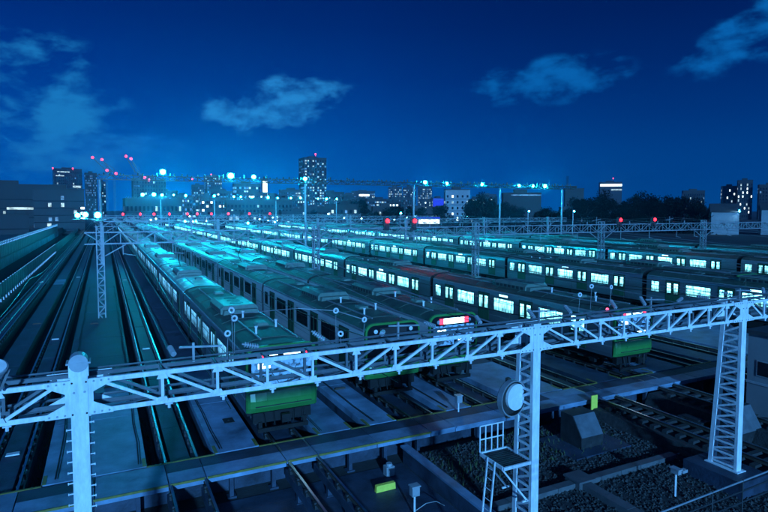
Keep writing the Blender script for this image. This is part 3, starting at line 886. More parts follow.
# strain discs in the wires above the nearest trains
SD = MB()
for k in range(12):
    a0, a1 = 2 * math.pi * k / 12, 2 * math.pi * (k + 1) / 12
    SD.tube((.056 * math.cos(a0), 0, .056 * math.sin(a0)), (.056 * math.cos(a1), 0, .056 * math.sin(a1)), .024, n=6)
SDm = SD.mesh('strain_insulator', 'porcelain', True)
SL = ['%s white ring insulator in a wire over the %s' % (a, b) for b in ('leftmost train, left of its red lamps', 'unlit dark fronted train', 'lit train with the green nose') for a in (('topmost', 'middle', 'lowest') if b[0] == 'l' and 'most' in b else ('left', 'right', 'lower'))]
for sk, (x, y, z) in enumerate(((2.45, 12.4, 7.22), (2.55, 12.6, 7.0), (2.32, 12.2, 6.76), (5.12, 13.0, 6.9), (5.85, 12.9, 6.63), (5.0, 12.4, 6.45), (14.0, 13.2, 6.95), (15.0, 13.3, 6.85), (13.3, 13.0, 6.75))):
    o = put('strain_insulator', SDm, None, (x, y, z)); o.rotation_euler = (0, 0, R(random.uniform(-35, 10)))
    tag(o, SL[sk], 'insulator', 'white ring insulators above the gantry')
    MB().tube((0, 0, -.1), (0, .05, -(z - ZT - .1)), .006, n=5).build('stem', 'galv', o)
o = MB().path([(5.12, 13.0, 6.9), (5.85, 12.9, 6.63)], .012, 5).path([(5.12, 13.0, 6.9), (4.2, 13.2, 7.0), (2.5, 12.6, 7.1)], .009, 5).build('strain_wire', 'galv'); tag(o, 'thin pale wire linking the white ring insulators above the gantry', 'wire')

# ------------------------------------------------------------------ lighting trusses and floodlights
def light_truss(y, x0, x1, z0, z1, posts, label, th=.75):
    t = empty('lighting_truss', (x0, y, 0)); tag(t, label, 'lighting truss', 'lighting trusses high over the yard')
    b = MB(); lattice_beam(b, x0, x1, y, z0 - th / 2, z0 + th / 2, .7, 1.2, .12, .09)
    b.build('beam', 'steel_dark', t, loc=(-x0, -y, 0))
    for k in range(int((x1 - x0) / 1.05)):
        xx = x0 + .5 + k * 1.05 + random.uniform(-.4, .4)
        MB().tube((xx, y, z0 + th / 2), (xx, y, z0 + th / 2 + random.uniform(.2, .7)), .14, n=6).build('fitting', 'steel_dark', t, loc=(-x0, -y, 0))
    for x in posts: MB().tube((x, y, -.9), (x, y, z0 - th / 2 - .002), .24, .2, n=10).build('pole', 'gantry_grey', t, loc=(-x0, -y, 0))
    return t


light_truss(110, -1, 110, 15.1, 15.1, (-.4, 36.8, 62, 85.8, 105.6), 'long dark lighting truss high across the whole yard against the sky')
light_truss(240, 8, 104, 13.9, 13.9, (20.5, 41.2, 67, 95), 'distant second lighting truss carrying a row of small lamps')


def floodlight(x, y, z, r, label, group, power=0, m='flood_cyan', col=CYAN, aim=(.25, -.55, -1), cone=112):
    f = empty('floodlight', (x, y, z)); tag(f, label, 'floodlight', group)
    MB().box(-r * .9, r * .9, .05, r * .9, -r * .75, r * .75).bar((0, r * .4, -r * .7), (0, r * .4, -r * 1.6), .1).build('housing', 'steel_dark', f)
    MB().ball((0, 0, 0), r * .68, 0, 20, 12).build('bulb', m, f, True)
    if y < 60: MB().box(-r * 1.5, r * 1.5, -r * 3.6, r * 1.0, -r * 1.35, -r * 1.25).build('added_light_shield', 'steel_dark', f)  # added plate that keeps the bulb's light off the floor below
    if power: lamp('SPOT', 'flood_lamp', (0, -r * 1.3, -r * .2), power * FLOOD * (14 if x > 130 else 1) * (3.0 if y > 200 else (.22 if y < 60 else 1.0)), col, r, f, aim, cone)
    return f


GA = 'floodlights on the high lighting truss'
for x, z, r, p, l in ((9.9, 16.3, .60, 2.2e5, 'bright cyan floodlight at the left end of the high truss'), (22.0, 15.9, .72, 2.6e5, 'brightest cyan floodlight on the high truss'), (26.4, 15.8, .5, 1.4e5, 'cyan floodlight right beside the brightest one on the truss'),
                      (36.8, 15.7, .48, 1.6e5, 'cyan floodlight on the truss in front of the tall tower'), (64.9, 15.6, .5, 1.6e5, 'cyan floodlight on the truss above the two red signals'), (70.7, 15.5, .36, .8e5, 'smaller cyan floodlight right of the one over the red signals'),
                      (80.5, 15.5, .40, .8e5, 'lone cyan floodlight right of the middle of the truss'), (91.6, 15.4, .4, .6e5, 'first of three cyan floodlights near the right end of the truss'), (96.0, 15.4, .42, .6e5, 'second of three cyan floodlights near the right end of the truss'), (99.9, 15.4, .56, .9e5, 'last and brightest of three cyan floodlights at the right end of the truss')):
    floodlight(x, 110, z, r, l, GA, p)
GB = 'small lamps on the distant truss'
ORDS = 'first second third fourth fifth sixth seventh eighth ninth tenth eleventh twelfth thirteenth fourteenth fifteenth sixteenth'.split(); ORD = list(ORDS)
for x, z, r in ((14, 15.4, .75), (18.1, 15.5, .85), (21.1, 15.3, .6), (25.4, 15.4, .38), (30, 15.2, .5), (41.2, 15.2, .5), (49.1, 15.0, .45), (52, 14.9, .4), (56.7, 14.9, .45), (63.6, 14.8, .6), (67.8, 14.6, .35), (73.7, 14.6, .45), (78.1, 14.7, .5), (86.2, 14.4, .36), (90.3, 14.4, .5), (95.2, 14.4, .38)):
    floodlight(x, 240, z, r, ORD.pop(0) + ' small cyan lamp from the left on the distant second lighting truss', GB, 1.2e5 if r > .7 else (5e4 if r > .49 else 0))
floodlight(-.42, 54.2, 8.97, .34, 'dazzling white floodlight on top of the left lattice tower', 'white floodlights on the left tower', 3.2e4, 'flood_white', (.0, .62, 1.0), (0, .25, -1), 130)
floodlight(-1.35, 54.6, 9.0, .27, 'dazzling white floodlight just left of the tower top', 'white floodlights on the left tower', 1.6e4, 'flood_white', (.0, .62, 1.0), (-.3, .25, -1), 130)
floodlight(-1.95, 54.6, 8.95, .26, 'outermost dazzling white floodlight left of the tower', 'white floodlights on the left tower', 1.6e4, 'flood_white', (.0, .62, 1.0), (-.4, .25, -1), 130)
br = MB().bar((-2.1, 54.9, 8.6), (.2, 54.9, 8.6), .08); tag(br.build('lamp_bracket', 'galv'), 'short horizontal bracket holding the white floodlights on the left tower', 'bracket')
for x, y, z, r, p, l in ((19.7, 160, 6.4, .42, 2e4, 'left one of two white yard lamps over the far train roofs'), (22.5, 160, 6.4, .42, 2e4, 'right one of two white yard lamps over the far train roofs'), (36.6, 160, 5.7, .5, 2.5e4, 'white yard lamp among the train rows below the striped hall'),
                         (44.3, 160, 5.9, .3, 0, 'small white yard lamp in front of the apartments'), (85.5, 160, 8.4, .4, 8e3, 'bluish yard lamp beside the neon shopfront'), (138, 160, 9.0, .42, 1.2e4, 'white street lamp among the dark trees, left one'), (159.8, 160, 9.0, .45, 1.2e4, 'white street lamp among the dark trees, right one')):
    f = floodlight(x, y, z, r, l, 'lamps around the yard', p, 'flood_white', (.05, .7, 1.0), (0, -.6, -1))
    MB().tube((0, .5, -r), (0, .5, -z - .9), .09, n=6).build('pole', 'galv', f)

# red signals
sig_me = MB().box(-.32, .32, .0, .3, -.9, .45).tube((0, -.16, .12), (0, 0, .12), .24, n=12).tube((0, -.16, -.5), (0, 0, -.5), .24, n=12).mesh('signal_head', 'steel_dark')
for x, z, l in ((27.43, 8.1, 'red signal lamp, left of the pair over the middle train rows'), (30.79, 8.07, 'red signal lamp, right of the pair over the middle train rows'), (62.83, 7.95, 'red signal lamp, left of the pair in front of the dark trees'), (69.61, 7.95, 'red signal lamp, right of the pair in front of the dark trees')):
    s = empty('railway_signal', (x, 54.55, z)); tag(s, l, 'signal', 'red signals on the gantry'); put('signal_head', sig_me, s)
    MB().ball((0, -.16, .12), .235, 0, 12, 8).build('red_lens', 'signal_red', s)
    lamp('SPOT', 'signal_lamp', (0, -.9, .12), 420, (1, .01, .03), .2, s, (0, -1, -.34), 62)
ORD = list(ORDS)
for x in (4.7, 8.9, 12.3, 16.2, 20.9, 23.5, 27.3, 32.0, 38, 44):
    s = empty('railway_signal', (x, 164.4, 8.2)); tag(s, ORD.pop(0) + ' tiny red signal lamp from the left on the distant third gantry', 'signal', 'tiny red signals on the distant gantry'); put('signal_head', sig_me, s)
    MB().ball((0, -.2, .12), .30, 0, 8, 6).build('red_lens', 'signal_red', s)

# ------------------------------------------------------------------ left side: fences and wall
nf = empty('lineside_fence', (-10.6, 20, 0)); tag(nf, 'long low panel fence beside the leftmost track', 'fence')
for k in range(70):
    y = k * 2.0
    MB().box(-.03, .03, y + .05, y + 1.95, -.6, 1.05).build('panel', 'fence', nf); MB().box(-.06, .06, y - .05, y + .05, -1, 1.2).build('post', 'galv', nf)
MB().box(-.05, .05, 0, 140, 1.07, 1.13).build('top_rail', 'galv', nf)
MB().box(-.03, .03, 140.1, 330, -1, 1.1).build('far_panel', 'fence', nf)
rw = empty('retaining_wall', (-16.5, 20, 0)); tag(rw, 'pale concrete retaining wall with coping along the left boundary', 'wall')
for k in range(40): MB().box(-.25, .25, k * 6, k * 6 + 5.96, -1.2, .75).build('panel', 'concrete', rw)
for k in range(40): MB().box(-.35, .33, k * 6, k * 6 + 5.97, .752, .92).build('coping', 'wall_pale', rw)
bf = empty('boundary_fence', (-16.5, 20, .92)); tag(bf, 'tall slatted boundary fence with bright top rail on the retaining wall', 'fence')
for k in range(120): MB().box(-.03, .03, k * 2 + .06, k * 2 + 1.94, .05, 2.2).build('panel', 'fence', bf)
for k in range(121): MB().box(-.07, .07, k * 2 - .05, k * 2 + .05, 0, 2.9).build('post', 'galv', bf)
MB().box(-.06, .06, 0, 240, 2.55, 2.65).box(-.06, .06, 0, 240, 2.9, 2.98).build('top_rail', 'wall_pale', bf)
rd = MB().box(-90, -16.9, 20, 420, -1.2, 1.4); tag(rd.build('raised_road', 'concrete_dark'), kind='structure')

# ------------------------------------------------------------------ near ground furniture, right front
gw = empty('low_wall', (10.9, 4, -1)); tag(gw, 'low concrete wall running from the crossing toward the viewer', 'wall')
for k in range(8): MB().box(-.12, .12, k * 2.0, k * 2.0 + 1.97, -.2, .62).build('block', 'concrete_dark', gw)
MB().box(-.17, .17, 0, 16.1, .622, .70).build('coping', 'concrete', gw)
tag(MB().box(11.03, 20.9, 4, YN - .4, -1.2, -.62).build('gravel_bed', 'gravel'), kind='structure')
st = MB(); random.seed(3)
for k in range(9000):
    x = random.uniform(11.1, 20.8); y = random.uniform(9.5, YN - .45); r = random.uniform(.025, .075); z = -.62 + random.uniform(-.3, .6) * r
    i = len(st.v)
    a = random.uniform(0, 6.28); q = [(math.cos(a + t) * r * random.uniform(.7, 1.2), math.sin(a + t) * r * random.uniform(.7, 1.2)) for t in (0, 1.57, 3.14, 4.71)]
    st.v += [(x + u, y + v, z) for u, v in q] + [(x + random.uniform(-.3, .3) * r, y + random.uniform(-.3, .3) * r, z + r * random.uniform(.6, 1.1))]
    for t in range(4): st.f.append((i + t, i + (t + 1) % 4, i + 4)); st.m.append(0)
tag(st.build('gravel', 'stone'), 'loose dark gravel between the low wall and the tracks', 'gravel', kind='stuff')
wd = MB(); random.seed(5)
for k in range(700):
    x, y = (random.uniform(11.4, 20), random.uniform(16.5, YN - .5)) if k < 450 else (random.uniform(-2.6, -2.2) if k % 2 else random.uniform(1.2, 1.6), random.uniform(22.2, 30))
    zb = -.62 if k < 450 else -.95; h = random.uniform(.08, .28); a = random.uniform(0, 6.28); dx, dy = math.cos(a) * .03, math.sin(a) * .03
    wd.quad([(x - dx, y - dy, zb), (x + dx, y + dy, zb), (x + dy * 3 + dx * 2, y + dx * 3, zb + h)])
tag(wd.build('weeds', 'weed'), 'sparse low weeds growing along the gravel and track edges', 'weeds', kind='stuff')


def cabinet(x, y, w, d, h, z0, label, slope=.6):
    c = empty('trackside_cabinet', (x, y, z0)); tag(c, label, 'cabinet', 'trackside cabinets with sloping lids')
    MB().prism([(0, 0), (d, 0), (d, h), (d * .45, h), (0, h * .35)], 0, w, 0, axis='x').build('case', 'steel_dark', c)
    p = [(.02, 0, 0)]
    b = MB(); dz = h * .65; dy = d * .45; L = math.hypot(dz, dy); ny, nz = -dz / L, dy / L
    A = (0.03, .03 * dy + ny * .003, h * .35 + .03 * dz + nz * .003)
    def P(u, s, o): return (u, s * dy + ny * o, h * .35 + s * dz + nz * o)
    for u0, u1, s0, s1, o0, o1 in ((.02, w - .02, .02, .98, .003, .03),):
        v = [P(u0, s0, o0), P(u1, s0, o0), P(u1, s1, o0), P(u0, s1, o0), P(u0, s0, o1), P(u1, s0, o1), P(u1, s1, o1), P(u0, s1, o1)]
        i = len(b.v); b.v += v
        for f in ((0, 3, 2, 1), (4, 5, 6, 7), (0, 1, 5, 4), (1, 2, 6, 5), (2, 3, 7, 6), (3, 0, 4, 7)): b.f.append(tuple(i + k for k in f)); b.m.append(0)
    b.build('lid', 'blue_grey', c)
    MB().box(w * .45, w * .55, -.012, 0, h * .1, h * .2).build('latch', 'steel_dark', c)
    return c


cabinet(17.55, 16.9, 1.25, 1.2, 1.25, -.55, 'blue grey cabinet with sloping lid in the gravel between two masts')
cabinet(24.6, 14.6, 1.5, 1.3, 1.5, -.9, 'pale cabinet with sloping lid right of the right mast')
tag(MB().prism([(16.6, -1.0), (19.9, -1.0), (19.8, -.553), (16.7, -.553)], 16.3, 18.6).build('cabinet_plinth', 'concrete_dark'), 'dark concrete plinth under the cabinet in the gravel', 'plinth')
ct = empty('cable_trough', (11, 14.8, -.6)); tag(ct, 'long concrete cable trough crossing the gravel from side to side', 'cable trough')
for k in range(9): MB().box(k * 1.05, k * 1.05 + 1.03, -.16, .16, -.1, .16 + random.random() * .012).build('cover', 'trough', ct)
ct2 = empty('cable_trough', (15.3, 14.6, -.6)); tag(ct2, 'concrete cable trough branching toward the viewer', 'cable trough')
for k in range(7): MB().box(-.2, .2, -k * 1.05 - 1.03, -k * 1.05, -.1, .2 + random.random() * .012).build('cover', 'trough', ct2)
tag(MB().box(14.95, 15.65, 14.45, 15.15, -.7, -.36).box(14.9, 15.7, 14.4, 15.2, -.359, -.29).build('junction_box', 'trough'), 'square concrete junction box where the cable troughs meet', 'junction box')
yb = empty('yellow_board', (21.3, 19.75, -.9)); tag(yb, 'upright yellow board standing before the crossing edge', 'sign board')
MB().box(-.2, .2, -.02, .02, .55, 1.25).build('plate', 'yellow_board', yb); MB().box(-.03, .03, .022, .06, 0, 1.2).build('post', 'galv', yb)
tag(MB().prism([(8.7, -.97), (9.5, -.97), (9.48, -.72), (8.72, -.72)], 18.15, 18.3).build('yellow_block', 'yellow_board'), 'low yellow block on the lower floor beside the wall', 'block')
tag(MB().box(9.6, 9.95, 19.1, 19.4, -.97, -.6).tube((9.78, 19.25, -.6), (9.78, 19.25, -.5), .12, n=10).build('trackside_box', 'grey_paint'), 'small pale box on the lower floor under the crossing edge', 'box')


def post_box(x, y, z0, h, label, name='signal_box_post', head=(.28, .22, .32)):
    p = empty(name, (x, y, z0)); tag(p, label, 'trackside post')
    MB().tube((0, 0, 0), (0, 0, h), .035, n=8).build('post', 'white_paint', p)
    a, b, c = head
    MB().box(-a / 2, a / 2, -b / 2, b / 2, h + .001, h + c).box(-a / 2 - .03, a / 2 + .03, -b / 2 - .03, b / 2 + .03, h + c + .001, h + c + .04).build('case', 'grey_paint', p)
    return p


post_box(14.6, 21.6, 0, .45, 'small grey box on a post on the crossing in front of the unlit train')
pb = post_box(9.2, 16.2, -1, .75, 'pale box on a white post with a curved cable near the bottom edge')
MB().path([(.05, 0, .2), (.4, -.1, .42), (.8, -.1, .40), (1.2, 0, .1)], .015, 5).build('cable', 'galv', pb)
pc = post_box(17.7, 12.7, -1, 1.2, 'small pale camera on a dark post near the bottom right corner', 'camera_post', (.16, .3, .16))
MB().box(.08, .32, -.22, -.05, 1.26, 1.36).build('camera_hood', 'grey_paint', pc)
# bundles of cables and fittings on the lower tracks
for x, y, l in ((21.4, 15.0, 'dark point machine beside the lower tracks, nearer one'), (24.8, 17.0, 'dark point machine beside the lower tracks, farther one'), (23.9, 14.0, 'dark point machine beside the right mast')):
    p = empty('point_machine', (x, y, -.75)); tag(p, l, 'point machine', 'point machines beside the lower tracks')
    MB().prism([(-.35, 0), (.35, 0), (.30, .28), (-.30, .28)], -.6, .6).build('case', 'steel_dark', p); MB().tube((-.3, 0, .1), (-1.3, 0, .1), .03, n=6).build('rod', 'galv', p); MB().box(-.2, .2, -.4, .4, .281, .33).build('lid', 'steel_dark', p)
# hut at the right edge
hu = empty('signal_hut', (27.2, 8, -1)); tag(hu, 'pale blue hut with small dark windows at the right edge', 'hut')
MB().box(0, 6, 0, 8, 0, 4.6).build('wall', 'wall_pale', hu)
MB().box(-.12, 6.12, -.12, 8.12, 4.602, 4.78).build('roof', 'tile_roof', hu)
for y in (7.15, 6.2, 4.6, 3.65):
    w = MB().box(-.03, 0, y - .42, y + .42, 2.65, 3.4).build('window', 'galv', hu); MB().box(-.036, -.031, y - .37, y + .37, 2.7, 3.35).build('pane', 'black_glass', w)
MB().box(-.04, 0, 1.5, 2.4, .1, 2.2).build('door', 'grey_paint', hu); MB().box(-.035, 0, -.03, 8.03, 2.25, 2.36).build('band', 'grey_paint', hu)
# handrail in the bottom right corner
hr = empty('handrail', (8.6, 7.0, 0)); tag(hr, 'thin dark pipe railing in the bottom right corner', 'railing')
for x, z in ((2.3, 3.72), (3.3, 3.74), (4.35, 3.76)): MB().tube((x, 0, z - 1.2), (x, 0, z), .018, n=6).build('post', 'steel_dark', hr)
for dz in (0, -.22, -.46): MB().tube((-.5, 0, 3.62 + dz), (7, 0, 3.80 + dz), .018, n=6).build('rail', 'galv' if dz == 0 else 'steel_dark', hr)
for k in range(60): pass

# ------------------------------------------------------------------ city
random.seed(21)


def view_frame(x0, x1, Y):
    cx = (x0 + x1) / 2; th = math.atan2(cx, Y); w = (x1 - x0) * math.cos(th)
    return Vector((cx, Y, 0)), -th, w


def building(name, x0, x1, Y, h, label, wall='wall_dark', cat='building', d=None, rows=0, cols=0, p=.3, mats=('city_white', 'city_blue'), ww=.5, wh=.55, skew=.12, z0=-1, top=None, ledge=True, bands=(), grid=True):
    c, rz, w = view_frame(x0, x1, Y); d = d or max(8, w * .6)
    b = empty(name, (c.x, c.y, z0), rz + skew); tag(b, label, cat)
    H = h - z0
    MB().box(-w / 2, w / 2, 0, d, 0, H).build('wall', wall, b)
    if ledge:
        MB().box(-w / 2 - .15, w / 2 + .15, -.15, d + .15, H + .002, H + .6).box(-w * .2, w * .15, d * .3, d * .7, H + .602, H + 2.6).build('roof', 'wall_dark', b)
    if rows:
        fh = H / (rows + 1); fw = w / cols
        L_ = MB(); D_ = MB()
        for r in range(rows):
            for q in range(cols):
                xx = -w / 2 + (q + .5) * fw; zz = fh * (r + .9)
                a = fw * ww / 2; e = fh * wh / 2
                if random.random() < p:
                    L_.box(xx - a, xx + a, -.12, -.01, zz - e, zz + e, 0 if random.random() < .6 else 1)
                elif grid: D_.box(xx - a, xx + a, -.06, -.01, zz - e, zz + e)
                if skew > 0: pass
        for r in range(rows):
            for q in range(max(2, int(d / fw))):
                yy = (q + .5) * fw; zz = fh * (r + .9)
                if yy > d - fw * .4: continue
                if random.random() < p * .7: L_.box(-w / 2 - .12, -w / 2 - .01, yy - fw * ww / 2, yy + fw * ww / 2, zz - fh * wh / 2, zz + fh * wh / 2, 1)
        for r in range(rows):
            D_.box(-w / 2 - .05, w / 2 + .05, -.08, -.005, fh * (r + .45) - .12, fh * (r + .45) + .12)
        if L_.v: tag(L_.build('lit_window', list(mats), b), kind='stuff')
        if D_.v: tag(D_.build('dark_window', 'black_glass', b), kind='stuff')
    for (u0, u1, z0_, z1_, m) in bands: MB().box(-w / 2 + u0 * w, -w / 2 + u1 * w, -.3, -.13, z0_ * H, z1_ * H).build('lit_window', m, b)
    return b


building('office_tower', -58.7, -24.8, 900, 66, 'dark office tower with lit rows near its top at far left', rows=16, cols=14, p=.06, bands=[(.1, .55, .93, .95, 'city_white'), (.05, .35, .85, .87, 'city_white'), (.65, .95, .62, .66, 'city_white'), (.1, .8, .46, .475, 'city_white')])
building('residential_tower', -17.9, -5.3, 760, 53, 'slim tower dotted with small lights left of the cranes', rows=18, cols=8, p=.35, mats=('city_blue', 'city_blue'))
building('office_tower', -3.6, 4.0, 820, 46, 'narrow pale tower behind the left lattice mast', 'wall_grey', rows=12, cols=3, p=.3)
building('tower_under_construction', 31.3, 66.2, 700, 45.5, 'broad dark tower under construction with cranes beside it', rows=10, cols=12, p=.05, bands=[(.02, .2, .80, .82, 'city_blue')])
building('depot_hall', 13.5, 50, 420, 16.9, 'long low dark hall below the broad dark tower', 'wall_dark', rows=2, cols=14, p=.1)
building('office_building', 55.3, 70.2, 520, 21.6, 'small blue lit office right of the low dark hall', 'wall_grey', rows=5, cols=7, p=.4, mats=('city_blue', 'city_white'))
building('office_building', 88, 104, 600, 24, 'small dim office between the dark tower and the lit cluster', 'wall_dark', rows=6, cols=6, p=.35, mats=('city_blue', 'city_white'))
building('apartment_tower', 108.3, 123.9, 800, 43, 'grey apartment tower with lit floors left of the brightest floodlight', 'wall_grey', rows=12, cols=8, p=.35)
building('apartment_tower', 141.1, 166.6, 900, 61.7, 'tall apartment tower behind the brightest floodlight', 'wall_grey', rows=16, cols=9, p=.35)
building('office_building', 114.9, 141.0, 560, 35, 'wide office with many lit floors beside the tall white sign', 'wall_grey', rows=9, cols=11, p=.6, ww=.8)
building('sign_tower', 141.3, 147.0, 555, 40, 'narrow block with a glaring tall white lit front', 'wall_grey', bands=[(.1, .9, .40, .95, 'city_bright')])
building('striped_hall', 76.4, 123.7, 400, 15.8, 'low flat hall with two bright horizontal window stripes', 'wall_dark', bands=[(.15, .46, .42, .48, 'city_white'), (.16, .48, .20, .26, 'city_white')], rows=4, cols=18, p=.06)
building('apartment_block', 177.9, 205.9, 620, 32, 'wide low apartment block left of the tall tower', 'wall_grey', rows=9, cols=14, p=.5)
building('apartment_block', 140, 172, 500, 20, 'dim apartment block under the wide low one', 'wall_dark', rows=6, cols=13, p=.4)
building('residential_tower', 199.6, 226.5, 600, 67, 'tall residential tower with scattered lit windows rising above the skyline', 'wall_grey', rows=22, cols=9, p=.42, d=24, skew=.3)
building('apartment_block', 265.4, 283.8, 700, 31, 'small apartment block just right of the tall tower', 'wall_grey', rows=6, cols=7, p=.4)
building('office_building', 300.2, 333.2, 760, 30, 'low far office in front of the distant hill of trees', 'wall_dark', rows=6, cols=12, p=.35)
building('office_building', 385.3, 429.2, 900, 42, 'far office with a bright lamp on its roof', 'wall_grey', rows=8, cols=14, p=.5, bands=[(.3, .75, .80, .88, 'city_bright')])
building('apartment_block', 355.3, 375.7, 700, 40.7, 'left one of three apartment slabs with many lit windows', 'wall_grey', rows=13, cols=9, p=.55)
building('apartment_block', 383.4, 403.9, 710, 40.8, 'middle one of three apartment slabs with many lit windows', 'wall_grey', rows=13, cols=9, p=.45)
building('apartment_block', 413.7, 436.7, 720, 43, 'right one of three apartment slabs with many lit windows', 'wall_grey', rows=13, cols=10, p=.5)
building('shop_building', 316.7, 331.8, 520, 22, 'building with a deep blue lit side beside the pale block', 'wall_blue', bands=[(.0, .9, .25, .9, 'neon_blue')])
building('shop_building', 118.0, 131.5, 210, 6.6, 'low shop with a glaring white blue sign strip', 'wall_dark', bands=[(.2, .98, .60, .84, 'city_bright'), (.0, 1, .88, .96, 'neon_blue')], ledge=False)
building('office_building', 210.6, 231.3, 330, 23.3, 'pale plain block with a few lit windows right of the blue building', 'wall_pale', rows=5, cols=5, p=.28, mats=('city_bright', 'city_white'), ww=.35, wh=.4)
building('warehouse', 205.0, 233.1, 260, 19, 'dark warehouse roof with a pale ridge behind the trees', 'wall_dark', bands=[(.2, 1, .94, .97, 'city_blue')])  # pale ridge drawn as a self-glowing strip
building('warehouse', 319.8, 339.6, 330, 25.7, 'black flat block behind the trees in the middle right', 'wall_dark')
building('office_building', 756.9, 809.5, 700, 57, 'office with a bright lit top floor showing over the trees', 'wall_grey', bands=[(.0, 1, .88, .95, 'city_bright'), (.5, 1, .76, .8, 'city_white')])
building('apartment_block', 582.3, 620.5, 420, 31, 'dim apartment block with lit windows at right behind trees', 'wall_dark', rows=7, cols=10, p=.15)
building('apartment_block', 620.2, 649.2, 400, 36, 'pale apartment block with few lit windows near the right edge', 'wall_grey', rows=8, cols=7, p=.2, mats=('city_bright', 'city_white'))
building('apartment_block', 616.4, 643.2, 380, 41.6, 'taller pale apartment block near the right edge', 'wall_grey', rows=9, cols=7, p=.15, mats=('city_bright', 'city_white'))
building('apartment_block', 611.3, 660, 355, 36, 'dark apartment block with railings at the right edge', 'wall_dark', rows=9, cols=9, p=.06)
hs = building('house', 226, 245, 150, 8.5, 'white walled house lit by a lamp near the right edge', 'wall_pale', cat='house', d=9, ledge=False)
w_ = 19 * math.cos(math.atan2(235.5, 150))
MB().prism([(-.5, 9.502), (9.5, 9.502), (4.5, 13.2)], -w_ / 2 - .5, w_ / 2 + .5, 0, axis='x').build('roof', 'tile_roof', hs)
hs2 = building('house', 243.5, 258, 140, 9.5, 'second white house cut by the right edge', 'wall_pale', cat='house', d=9, ledge=False)
w_ = 14.5 * math.cos(math.atan2(250, 140))
MB().prism([(-.5, 10.502), (9.5, 10.502), (4.5, 13.5)], -w_ / 2 - .4, w_ / 2 + .4, 0, axis='x').build('roof', 'tile_roof', hs2)
f = floodlight(238.5, 146.0, 9.2, .35, 'white street lamp on the house wall near the right edge', 'lamps around the yard', 9e3, 'flood_white', (.3, .7, 1.0), (-.4, .9, -.6))
building('depot_building', -60.3, -24, 330, 21.6, 'long grey depot building at the left edge', 'wall_grey', bands=[(.50, .82, .47, .52, 'city_white'), (.86, .93, .26, .31, 'city_white')], rows=4, cols=18, p=.03, skew=.0, grid=False)
building('depot_building', -28.1, -7.7, 300, 18.6, 'lower grey depot wing with a lit stair window', 'wall_grey', bands=[(.92, 1.0, .55, .6, 'city_bright'), (.92, 1, .42, .48, 'city_bright'), (.92, 1, .30, .35, 'city_bright'), (.25, .33, .15, .22, 'city_white')], rows=5, cols=8, p=.06, skew=.0, grid=False)
building('depot_shed', -48, -22, 220, 7.5, 'low shed behind the boundary fence at far left', 'wall_grey', rows=2, cols=8, p=.1, skew=0, grid=False)

LANDMARKS = [(68, 'dark office tower'), (91, 'slim dotted tower'), (150, 'broad dark crane tower'), (198, 'grey lit apartment tower'), (231, 'brightest floodlight'), (264, 'tall white sign'), (315, 'tall residential tower'), (364, 'office with roof lamp'),
             (396, 'left apartment slab'), (425, 'neon sign strip'), (457, 'pale plain block'), (500, 'left street lamp'), (522, 'pale ridge warehouse'), (574, 'black flat block'), (611, 'lit top floor office'), (660, 'biggest dark tree'), (735, 'white walled house')]


def near_what(x, y):
    a = math.atan2(x, y) - YAW; px = 384 + FPX * math.tan(a)
    d, n = min((abs(px - q), n) for q, n in LANDMARKS); q = dict((n_, q_) for q_, n_ in LANDMARKS)[n]
    return ('below the ' if d < 7 else ('a little right of the ' if px > q else 'a little left of the ')) + n


random.seed(33)
for k in range(44):
    Y = random.uniform(285, 410); ang = R(random.uniform(8, 44)); X = Y * math.tan(ang); w = random.uniform(9, 18) / math.cos(ang); h = random.uniform(5, 13)
    o = building('low_house', X, X + w, Y, h, ('broad ' if w > 15 else 'narrow ') + ('tall house' if h > 9 else 'low house') + ' behind the trains, ' + ('nearer, ' if Y < 330 else 'farther, ') + near_what(X + w / 2, Y), random.choice(['wall_grey', 'wall_dark', 'wall_grey']), 'house', rows=max(2, int(h / 3.2)), cols=int(w / 2.6), p=.28, mats=('city_white', 'city_blue'), skew=random.uniform(-.3, .3), ledge=random.random() < .5)
    o['group'] = 'low houses behind the trains'
for k in range(36):
    Y = random.uniform(480, 880); ang = R(random.choice([random.uniform(2, 20), random.uniform(20, 38)])); X = Y * math.tan(ang); w = random.uniform(14, 34) / math.cos(ang); h = 9.4 + Y * random.uniform(.012, .036)
    o = building('mid_rise_block', X, X + w, Y, h, ('broad' if w > 28 else 'narrow') + (' taller' if h > 9.4 + Y * .02 else ' lower') + ' mid rise block, ' + ('nearer, ' if Y < 650 else 'farther, ') + near_what(X + w / 2, Y), random.choice(['wall_grey', 'wall_dark', 'wall_dark']), 'building', rows=max(4, int(h / 3.4)), cols=max(4, int(w / 3.4)), p=random.uniform(.25, .6), mats=random.choice([('city_white', 'city_blue'), ('city_blue', 'city_blue'), ('city_bright', 'city_blue')]), skew=random.uniform(-.4, .4), ww=random.choice([.35, .5, .75]))
    o['group'] = 'mid rise blocks of the skyline'
lp_ = MB().ball((0, 0, 0), .34, 0, 10, 6).mesh('lamp_head', 'city_lamp'); lq_ = MB().tube((0, .1, -.3), (0, .1, -9), .07, n=5).mesh('pole', 'gantry_grey')
for k in range(26):
    Y = random.uniform(262, 300); X = Y * math.tan(R(random.uniform(3, 42)))
    Z = random.uniform(3.5, 7.5); l = empty('street_lamp', (X, Y, Z)); tag(l, ('tiny high ' if Z > 5.5 else 'tiny low ') + 'white street lamp, ' + near_what(X, Y), 'street lamp', 'street lamps behind the train rows'); put('lamp_head', lp_, l); put('pole', lq_, l)
